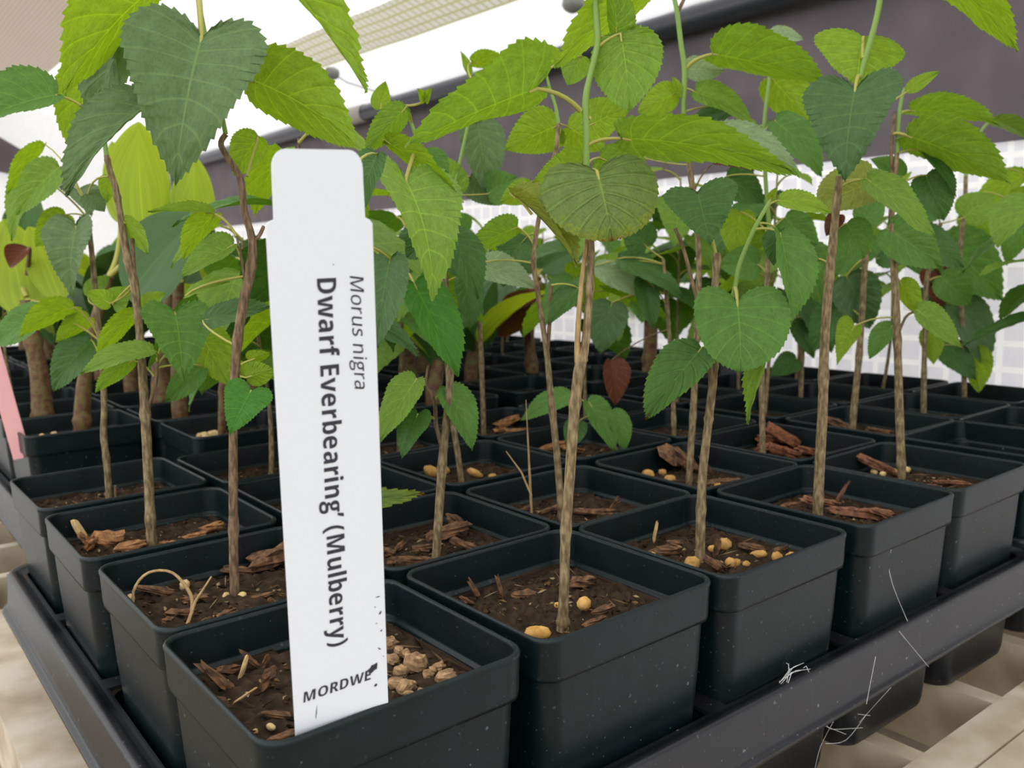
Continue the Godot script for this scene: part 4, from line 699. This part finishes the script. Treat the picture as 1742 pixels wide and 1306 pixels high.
func chips() -> void:
	var sd := 500
	for g in CHIPS:
		var nm: String = g[0]
		var order: Array = g[3].duplicate()
		order.sort_custom(func(a, b): return a[2] * a[3] > b[2] * b[3])
		for q in g[3]:
			sd += 1
			var rank: int = order.find(q)
			var which := "" if order.size() == 1 else "largest " if rank == 0 else "smallest " if rank == order.size() - 1 else ordinal(rank) + " largest "
			var rng := RandomNumberGenerator.new(); rng.seed = sd
			var lg: float = q[2] * 0.00115; var th: float = q[3] * 0.0013
			var size := Vector3(lg, th * 0.9, th * rng.randf_range(0.9, 1.5))
			var boxy := 0.45; var rough := 0.24
			if nm == "bark_chip":
				size = Vector3(lg, maxf(th * 0.6, 0.0012), maxf(th * 1.1, 0.002)); boxy = 0.75; rough = 0.42
			elif nm == "wood_sliver":
				size = Vector3(lg, maxf(th * 0.45, 0.0008), th); boxy = 0.6; rough = 0.22
			elif nm == "pebble":
				size = Vector3(lg, th, th * 1.1); boxy = 0.1; rough = 0.16
			var me := lump(size, sd, rough, boxy, 11, 8, nm != "pebble")
			var tilt: float = deg_to_rad(q[4])
			var o := single(nm, me, M[g[1]], which + "%s %s %s" % [g[1], nm.replace("_", " "), g[2]], nm.replace("_", " "), Vector3.ZERO, "%ss %s" % [nm.replace("_", " "), g[2]])
			# long axis lies across the line of sight, tilted as it is seen; yaw varies a little
			o.basis = Basis(CAM_BACK.cross(Vector3.UP).normalized() * -1.0, Vector3.UP, Vector3(CAM_BACK.x, 0, CAM_BACK.z).normalized()) * Basis(Vector3.UP, rng.randf_range(-0.3, 0.3)) * Basis(Vector3.BACK, tilt)
			var lift := absf(sin(tilt)) * lg * 0.42 + size.y * 0.25
			o.position = Vector3(q[0] * 0.001, RIM + (SOIL + 0.004) * PITCH + lift, q[1] * 0.001)

# ---------------------------------------------------------------- tag
func tag_point(x: float, y: float, z := 0.0) -> Vector3:
	return (TAG_X * x + TAG_UP * y) * PITCH + TAG_X.cross(TAG_UP) * z

func lettering(parent: Node3D, called: String, text: String, long: float, tall: float, x: float, y: float, down: bool, weight: int, slant: float, turn := 0.0) -> void:
	var f := SystemFont.new()
	f.font_names = PackedStringArray(["Droid Sans"])
	f.font_weight = weight
	var t := TextMesh.new()
	t.font = f; t.text = text; t.font_size = 48; t.pixel_size = 0.001; t.depth = 0.0
	t.horizontal_alignment = HORIZONTAL_ALIGNMENT_LEFT; t.vertical_alignment = VERTICAL_ALIGNMENT_BOTTOM
	t.curve_step = 1.5
	var box := t.get_aabb()
	var cap := TextMesh.new(); cap.font = f; cap.text = "D"; cap.font_size = 48; cap.pixel_size = 0.001; cap.depth = 0.0
	cap.vertical_alignment = VERTICAL_ALIGNMENT_BOTTOM; cap.horizontal_alignment = HORIZONTAL_ALIGNMENT_LEFT
	var cb := cap.get_aabb()
	var sx := long * PITCH / box.size.x; var sy := tall * PITCH / cb.size.y
	var ax := -TAG_UP if down else TAG_X
	var ay := TAG_X if down else TAG_UP
	var r := Basis(TAG_X.cross(TAG_UP), turn)
	ax = r * ax; ay = r * ay
	var o := part(parent, called, t, M.ink)
	var nz := TAG_X.cross(TAG_UP)
	o.transform = Transform3D(Basis(ax * sx, (ay + ax * slant) * sy, nz), tag_point(x, y, 0.0004) - ax * sx * box.position.x - (ay + ax * slant) * sy * cb.position.y)

func tag() -> void:
	var root := thing("plant_tag", "white plastic plant tag printed Dwarf Everbearing (Mulberry) in the front pot", "plant tag", TAG_POS)
	# outline in tag units, notched shoulders and rounded top, pointed foot down in the soil
	var o := [[0.10, -0.30], [0.18, -0.30], [0.285, -0.14], [0.283, 1.412], [0.275, 1.422], [0.263, 1.428], [0.261, 1.52]]
	for k in 7: o.append([0.223 + 0.038 * cos(PI / 2 * k / 6), 1.552 + 0.046 * sin(PI / 2 * k / 6)])
	for k in 7: o.append([0.062 - 0.038 * sin(PI / 2 * k / 6), 1.552 + 0.046 * cos(PI / 2 * k / 6)])
	o.append_array([[0.022, 1.428], [0.010, 1.423], [0.001, 1.414], [-0.001, -0.14]])
	var poly := PackedVector2Array()
	for q in o: poly.append(Vector2(q[0], q[1]))
	var tri := Geometry2D.triangulate_polygon(poly)
	var v := PackedVector3Array(); var idx := PackedInt32Array()
	for face in 2:
		var base := v.size()
		for q in poly: v.append(tag_point(q.x, q.y, 0.0003 if face == 0 else -0.0003))
		for k in range(0, tri.size(), 3):
			var a: Array = [tri[k], tri[k + 1], tri[k + 2]]
			var pa := poly[a[0]]; var pb := poly[a[1]]; var pc := poly[a[2]]
			if ((pb - pa).cross(pc - pa) > 0) == (face == 0): a = [a[0], a[2], a[1]]
			idx.append_array(PackedInt32Array([base + a[0], base + a[1], base + a[2]]))
	for k in poly.size():
		var p := poly[k]; var q := poly[(k + 1) % poly.size()]
		var base := v.size()
		for e in [[p, 0.0003], [q, 0.0003], [p, -0.0003], [q, -0.0003]]: v.append(tag_point(e[0].x, e[0].y, e[1]))
		idx.append_array(PackedInt32Array([base, base + 1, base + 2, base + 1, base + 3, base + 2]))
	part(root, "blade", build(v, idx), M.tag)
	lettering(root, "cultivar_print", "Dwarf Everbearing’ (Mulberry)", 1.050, 0.052, 0.124, 1.276, true, 700, 0.0, -0.010)
	lettering(root, "botanical_name_print", "Morus nigra", 0.305, 0.038, 0.214, 1.278, true, 400, 0.18, 0.006)
	lettering(root, "maker_print", "MORDWE", 0.205, 0.032, 0.026, 0.080, false, 700, 0.15, 0.035)
	# ink smudge after the last letter and specks of dirt by the right edge
	var rng := RandomNumberGenerator.new(); rng.seed = 44
	for q in [[0.240, 0.121, 0.036, 0.024, 0.45], [0.247, 0.063, 0.010, 0.009, 0.8], [0.262, 0.178, 0.012, 0.004, -0.8], [0.268, 0.292, 0.012, 0.006, 0.9], [0.262, 0.345, 0.016, 0.003, 0.0], [0.270, 0.235, 0.008, 0.004, 0.6], [0.253, 0.315, 0.004, 0.004, 0.0], [0.256, 0.262, 0.005, 0.003, 0.2], [0.274, 0.150, 0.004, 0.003, 0.2], [0.062, 0.035, 0.0025, 0.045, -0.12], [0.170, 1.31, 0.004, 0.003, 0.0]]:
		var mv := PackedVector3Array(); var mi := PackedInt32Array()
		mv.append(tag_point(q[0], q[1], 0.00042))
		for k in 12:
			var a := TAU * k / 12
			var e := Vector2(cos(a) * q[2] * 0.5, sin(a) * q[3] * 0.5) * rng.randf_range(0.7, 1.25)
			e = e.rotated(q[4])
			mv.append(tag_point(q[0] + e.x, q[1] + e.y, 0.00042))
			mi.append_array(PackedInt32Array([0, 1 + (k + 1) % 12, 1 + k]))
		part(root, "ink_smudge" if q[2] > 0.009 else "dirt_speck", build(mv, mi), M.ink)

# ---------------------------------------------------------------- greenhouse
func sheet(a: Vector3, b: Vector3, d: Vector3, nu: int, nv: int, rep: Vector2, ripple: float, sd: int) -> ArrayMesh:
	var v := PackedVector3Array(); var idx := PackedInt32Array(); var uv := PackedVector2Array()
	var n := (b - a).cross(d - a).normalized()
	var noise := FastNoiseLite.new(); noise.seed = sd; noise.frequency = 1.3
	for j in nv + 1:
		for i in nu + 1:
			var s := float(i) / nu; var t := float(j) / nv
			var p := a + (b - a) * s + (d - a) * t
			v.append(p + n * ripple * noise.get_noise_3d(p.x * 2, p.y * 2, p.z * 2)); uv.append(Vector2(s * rep.x, t * rep.y))
	for j in nv:
		for i in nu:
			var k := j * (nu + 1) + i
			idx.append_array(PackedInt32Array([k, k + 1, k + nu + 1, k + 1, k + nu + 2, k + nu + 1]))
	return build(v, idx, uv)

func roof_y(u: float) -> float:
	return 4.42 + (8.45 - u) * 0.4

func greenhouse() -> void:
	var far := 27.0; var near := -12.0
	single("floor", boxes([[Vector3(-4, -0.05, -5), Vector3(4, 0, 4)]]), M.ground, "trodden earth floor under the bench", "floor", Vector3.ZERO, "", "structure")
	# right-hand wall: white scrim film below, dark sheet above
	var w := (far - near)
	single("wall_right", sheet(at(8.45, -9.4, near), at(8.45, -9.4, far), at(8.45, 2.4, near), 60, 16, Vector2(w * 0.95, 11.8 * 0.95), 0.004, 3), M.film, "white reinforced greenhouse film wall with a square thread grid", "wall", Vector3.ZERO, "", "structure")
	single("wall_upper", sheet(at(8.40, 2.33, near), at(8.40, 2.33, far), at(8.42, 4.5, near), 60, 8, Vector2(8, 1), 0.012, 5), M.dark_sheet, "dark purple-grey sheet hung above the white film wall", "wall", Vector3.ZERO, "", "structure")
	single("wall_back", sheet(at(-14.0, -9.4, far), at(8.45, -9.4, far), at(-14.0, 13.5, far), 30, 30, Vector2(22, 22), 0.004, 6), M.roof, "white film end wall of the greenhouse far left", "wall", Vector3.ZERO, "", "structure")
	# roof film rising from the eave towards the viewer
	single("ceiling", sheet(at(8.45, roof_y(8.45), near), at(8.45, roof_y(8.45), far), at(-2.0, roof_y(-2.0), near), 50, 20, Vector2(w * 0.9, 10), 0.006, 7), M.roof, "white translucent film roof sloping up from the eave", "roof", Vector3.ZERO, "", "structure")
	single("trim_1", sheet(at(4.2, roof_y(4.2) - 0.12, 14.5), at(4.2, roof_y(4.2) - 0.12, far), at(-2.0, roof_y(-2.0) - 0.12, 14.5), 30, 16, Vector2(40, 22), 0.006, 8), M.double_film, "tan doubled film panel on the roof at upper left", "film panel", Vector3.ZERO, "", "structure")
	single("trim_2", sheet(at(7.25, roof_y(7.25) - 0.12, 4.0), at(7.0, roof_y(7.0) - 0.12, 14.6), at(6.5, roof_y(6.5) - 0.10, 4.0), 60, 6, Vector2(16, 1.2), 0.003, 9), M.band, "folded strip of yellowed grid film along the roof", "film strip", Vector3.ZERO, "", "structure")
	# pipes
	var eave := thing("eave_pipe", "dark horizontal steel pipe along the eave behind the plants", "pipe", at(8.22, 4.24, 0))
	part(eave, "tube", tube(PackedVector3Array([Vector3(0, 0, -far * PITCH), Vector3(0, 0, -near * PITCH)]), PackedFloat32Array([0.0145, 0.0145]), 20), M.pipe)
	part(eave, "clamp_band", tube(PackedVector3Array([Vector3(0, 0, -13.95 * PITCH), Vector3(0, 0, -14.5 * PITCH)]), PackedFloat32Array([0.0162, 0.0162]), 20), M.tape)
	var raf := thing("rafter_pipe", "dark sloping roof pipe behind the top left leaves", "pipe", at(8.2, 4.24, 14.75))
	part(raf, "tube", tube(PackedVector3Array([Vector3.ZERO, at(-2, roof_y(-2) - 0.2, 14.75) - raf.position]), PackedFloat32Array([0.0145, 0.0145]), 18), M.pipe)
	for q in [[7.12, 13.2, "round grey clip on the film strip near the pipe clamp", 0.017], [7.45, 6.9, "round grey clip on the film strip above the forked sapling", 0.015]]:
		var c := thing("film_clip", q[2], "clip", at(q[0], roof_y(q[0]) - 0.20, q[1]), "clips on the film strip")
		part(c, "knob", lump(Vector3(0.030, 0.022, 0.030), 77, 0.08), M.clip)
		part(c, "cord", tube(PackedVector3Array([Vector3(0, 0.002, 0), Vector3(0.03, -0.012, 0.0), at(8.22, 4.40, q[1] - 0.3) - c.position]), PackedFloat32Array([0.0012, 0.0012, 0.0012]), 6), M.tape)
	# end of the dark sheet hanging on the far end wall
	var dv := far - 0.3
	var pv := PackedVector3Array([at(1.0, 6.2, dv), at(3.75, 4.92, dv), at(5.3, 3.95, dv), at(5.6, 3.6, dv), at(3.6, 3.98, dv), at(1.0, 4.2, dv)])
	single("wall_cloth", build(pv, PackedInt32Array([0, 1, 5, 1, 4, 5, 1, 2, 4, 2, 3, 4])), M.dark_sheet, "dark sheet hanging on the far end wall at the left edge", "sheet", Vector3.ZERO, "", "structure")

func bench() -> void:
	var k := PITCH
	var root := thing("greenhouse_bench", "beige moulded plastic bench with square openings under the trays", "bench", at(4.0, BENCH, 6.0))
	var off := root.position
	var bx := func(u0, u1, v0, v1, y0, y1): return [at(u0, y0, v1) - off, at(u1, y1, v0) - off]
	part(root, "side_rail", boxes([bx.call(-0.245, 0.02, -0.66, 16.4, BENCH - 0.42, BENCH)]), M.bench)
	part(root, "front_rail", boxes([bx.call(0.02, 10.0, -0.385, -0.165, BENCH - 0.42, BENCH), bx.call(0.02, 10.0, -0.66, -0.40, BENCH - 0.42, BENCH - 0.004), bx.call(0.02, 10.0, -0.41, -0.38, BENCH - 0.42, BENCH - 0.03)]), M.bench)
	for i in 12:
		var u := -0.08 + 0.9 * i - 0.02
		if u < 0: continue
		part(root, "cross_bar", boxes([bx.call(u + 0.68 - 0.9 + 0.9, u + 0.80, -0.165, 16.4, BENCH - 0.42, BENCH - 0.003)]), M.bench)
	for j in 17:
		var v := 0.62 + 0.9 * j
		part(root, "long_bar", boxes([bx.call(0.02, 10.0, v, v + 0.12, BENCH - 0.42, BENCH - 0.006)]), M.bench)
	for q in [[0.0, -0.5], [9.5, -0.5], [0.0, 16.0], [9.5, 16.0]]:
		part(root, "leg", boxes([[at(q[0] - 0.2, -RIM / k, q[1] + 0.2) - off, at(q[0] + 0.2, BENCH - 0.42, q[1] - 0.2) - off]]), M.bench)
	part(root, "under_panel", boxes([bx.call(-0.2, 10.0, -0.6, 16.4, BENCH - 1.3, BENCH - 1.25)]), M.bench)

func webs() -> void:
	var root := thing("cobweb", "torn white cobweb strands hanging from the tray edge at lower right", "cobweb", at(3.0, -0.8, -0.1))
	var o := root.position
	var rng := RandomNumberGenerator.new(); rng.seed = 91
	var strands := [[[3.25, -0.57, -0.06], [3.45, -0.8, -0.12]], [[3.0, -0.62, -0.08], [2.86, -0.8, -0.12]], [[3.1, -0.80, -0.11], [3.05, -1.02, 0.02]], [[2.55, -0.8, -0.11], [2.75, -0.93, -0.02], [3.05, -1.04, 0.0]], [[2.6, -0.80, -0.11], [2.68, -1.0, 0.0], [2.72, -1.15, 0.05]], [[2.72, -1.0, 0.0], [2.9, -1.05, 0.0], [3.08, -0.98, 0.0]], [[3.0, -0.95, 0.0], [3.12, -1.0, 0.0]], [[2.62, -0.85, -0.06], [2.9, -1.02, 0.0]], [[3.35, -0.55, -0.05], [3.3, -0.3, 0.03], [3.3, -0.1, 0.01]]]
	for s in strands:
		var p := PackedVector3Array(); var r := PackedFloat32Array()
		for q in s:
			p.append(at(q[0], q[1], q[2] - 0.02) - o); r.append(0.0001)
		var l := smooth_line(p, r, 4)
		part(root, "strand", tube(l[0], l[1], 4, 0.3, 5), M.web)
	var fl := thing("web_fluff", "small tuft of white web on the tray edge by the third front pot", "web tuft", at(2.42, -0.565, -0.03))
	for k in 9:
		var a := Vector3(rng.randf_range(-0.012, 0.012), 0.0005, rng.randf_range(-0.002, 0.003)); var b := Vector3(rng.randf_range(-0.016, 0.016), rng.randf_range(0.0, 0.009), rng.randf_range(-0.003, 0.003))
		part(fl, "strand", tube(PackedVector3Array([a, (a + b) / 2 + Vector3(0, 0.002, 0), b]), PackedFloat32Array([0.00014, 0.00016, 0.0001]), 4), M.web)

func extras() -> void:
	# root loop on the soil of the second pot on the left
	var root := thing("dry_root", "thin tan root looping up from the soil, left of the kinked stem", "root", at(0.2, SOIL, 1.55))
	var p := PackedVector3Array([at(0.09, -0.17, 1.60), at(0.10, -0.06, 1.64), at(0.17, 0.0, 1.66), at(0.26, -0.01, 1.62), at(0.30, -0.09, 1.52), at(0.28, -0.15, 1.46)])
	for k in p.size(): p[k] -= root.position
	var l := smooth_line(p, PackedFloat32Array([0.0005, 0.0006, 0.0006, 0.0006, 0.0008, 0.0008]), 4)
	part(root, "loop", tube(l[0], l[1], 5), M.twig)
	p = PackedVector3Array([at(0.24, -0.17, 1.40), at(0.30, -0.1, 1.46), at(0.40, -0.04, 1.54)])
	for k in p.size(): p[k] -= root.position
	part(root, "side_root", tube(p, PackedFloat32Array([0.0008, 0.0006, 0.0004]), 5), M.twig)
	# dead forked twig in the pot behind the forked sapling
	var t := thing("dead_twig", "thin pale forked twig standing in the soil behind the forked sapling", "twig", at(2.28, SOIL, 1.62))
	var b := t.position
	p = PackedVector3Array([at(2.28, -0.2, 1.62) - b, at(2.28, 0.03, 1.63) - b, at(2.27, 0.28, 1.63) - b, at(2.26, 0.52, 1.63) - b])
	part(t, "stalk", tube(p, PackedFloat32Array([0.0008, 0.0007, 0.0005, 0.0002]), 5), M.twig)
	part(t, "fork", tube(PackedVector3Array([at(2.28, -0.04, 1.62) - b, at(2.24, 0.1, 1.66) - b, at(2.18, 0.22, 1.72) - b]), PackedFloat32Array([0.0006, 0.0005, 0.0003]), 5), M.twig)
	# fallen leaf on the rims right of the tag
	var a := at(1.02, 0.06, 1.98); var c := at(1.62, 0.07, 1.70)
	var f := single("fallen_leaf", leaf_mesh((c - a).length(), 0.022, 1, 4, 0.02, 0.0, 61), M.leaf[10], "fallen green leaf with a brown tip resting on pot rims right of the tag", "leaf", a)
	f.basis = leaf_basis(c - a, Vector3(-0.3, 1, 0.5))
	# pink tag at the left edge
	var pt := thing("pink_tag", "pink plastic plant tag standing in a ginger pot at the left edge", "plant tag", at(0.42, -0.1, 5.75))
	part(pt, "blade", bevel_box(Vector3(0.013, 0.100, 0.0008), 0.0004), M.pink, Vector3(-0.009, 0.040, 0.0))
	pt.rotation = Vector3(0.0, -0.5, 0.16)

func _ready() -> void:
	# camera
	var cam := Camera3D.new()
	cam.name = "camera"
	cam.fov = CAM_FOV
	cam.near = 0.02; cam.far = 60.0
	add_child(cam)
	cam.transform = Transform3D(Basis(CAM_RIGHT, CAM_UP, CAM_BACK), CAM_POS)
	var lens := CameraAttributesPhysical.new()
	lens.frustum_focal_length = 4.2
	lens.exposure_aperture = 3.0
	lens.frustum_focus_distance = 0.33
	lens.frustum_near = 0.02; lens.frustum_far = 60.0
	cam.attributes = lens
	cam.fov = CAM_FOV
	# overcast sky
	var sky := ProceduralSkyMaterial.new()
	sky.sky_top_color = rgb(250, 250, 252); sky.sky_horizon_color = rgb(244, 244, 246)
	sky.ground_bottom_color = rgb(96, 112, 106); sky.ground_horizon_color = rgb(122, 138, 132)
	sky.sky_energy_multiplier = 1.0
	sky.sun_angle_max = 0.0
	var env := Environment.new()
	env.background_mode = Environment.BG_SKY
	env.sky = Sky.new(); env.sky.sky_material = sky
	env.tonemap_mode = Environment.TONE_MAPPER_LINEAR
	env.tonemap_exposure = 2.15
	env.sdfgi_enabled = true; env.ssao_enabled = true; env.ssil_enabled = true
	var we := WorldEnvironment.new()
	we.name = "world_environment"
	we.environment = env
	add_child(we)

	make_materials()
	make_soil_variants()
	pot_mesh_parts()
	make_pool()
	greenhouse()
	bench()
	tray(0.0, 0.0, 5, 4, "black moulded tray under the front pots by the white tag")
	tray(5.14, 0.0, 3, 4, "black moulded tray under the pots at the far right by the film wall", -0.03)
	tray(0.335, 4.5, 4, 4, "black moulded tray under the ginger pots at far left")
	tray(4.50, 4.5, 4, 4, "black moulded tray under the pots in the middle background", -0.03)
	var sd := 0
	var has := {}
	for row in PLANTS: has[Vector2(row[2][0], row[2][1])] = true
	for j in 4:
		for i in 8:
			sd += 1
			var s: Vector2 = POT_SHIFT.get(Vector2i(i, j), Vector2.ZERO)
			var u := i + 0.473 + s.x + (0.14 if i >= 5 and s == Vector2.ZERO else 0.05 if i >= 5 else 0.0); var v := j + 0.473 + s.y
			pot(u, v, place_words(i, j), sd, 0.12 if i == 5 and j == 0 else 0.0)
			if not has.has(Vector2(i, j)) and not (i == 5 and j == 0):
				random_sapling(u, v, "mulberry sapling in the pot " + place_words(i, j), 300 + sd)
	for j in 10:
		for i in 8:
			sd += 1
			if (i == 0 and j == 0) or (j > 6 and i > 4): continue
			var u := 0.335 + i + (0.165 if i >= 4 else 0.0); var v := 4.5 + j + (0.3 if j >= 4 else 0.0)
			var words := "%s along in the %s row of the back trays" % [ordinal(i), ordinal(j)]
			pot(u + 0.473, v + 0.473, words, sd)
			if not has.has(Vector2(0.335 + i, 4.5 + j)) and i < 5 and (sd * 7) % 10 < (8 if j < 4 else 5):
				random_ginger(u + 0.473, v + 0.473, "ginger plant in the pot " + words, 300 + sd)
			elif not has.has(Vector2(0.335 + i, 4.5 + j)) and (sd * 7) % 10 < 6:
				random_sapling(u + 0.473, v + 0.473, "mulberry sapling in the pot " + words, 300 + sd)
	var n := 0
	for row in PLANTS:
		table_plant(row, n)
		n += 1
	tag()
	chips()
	extras()
	webs()
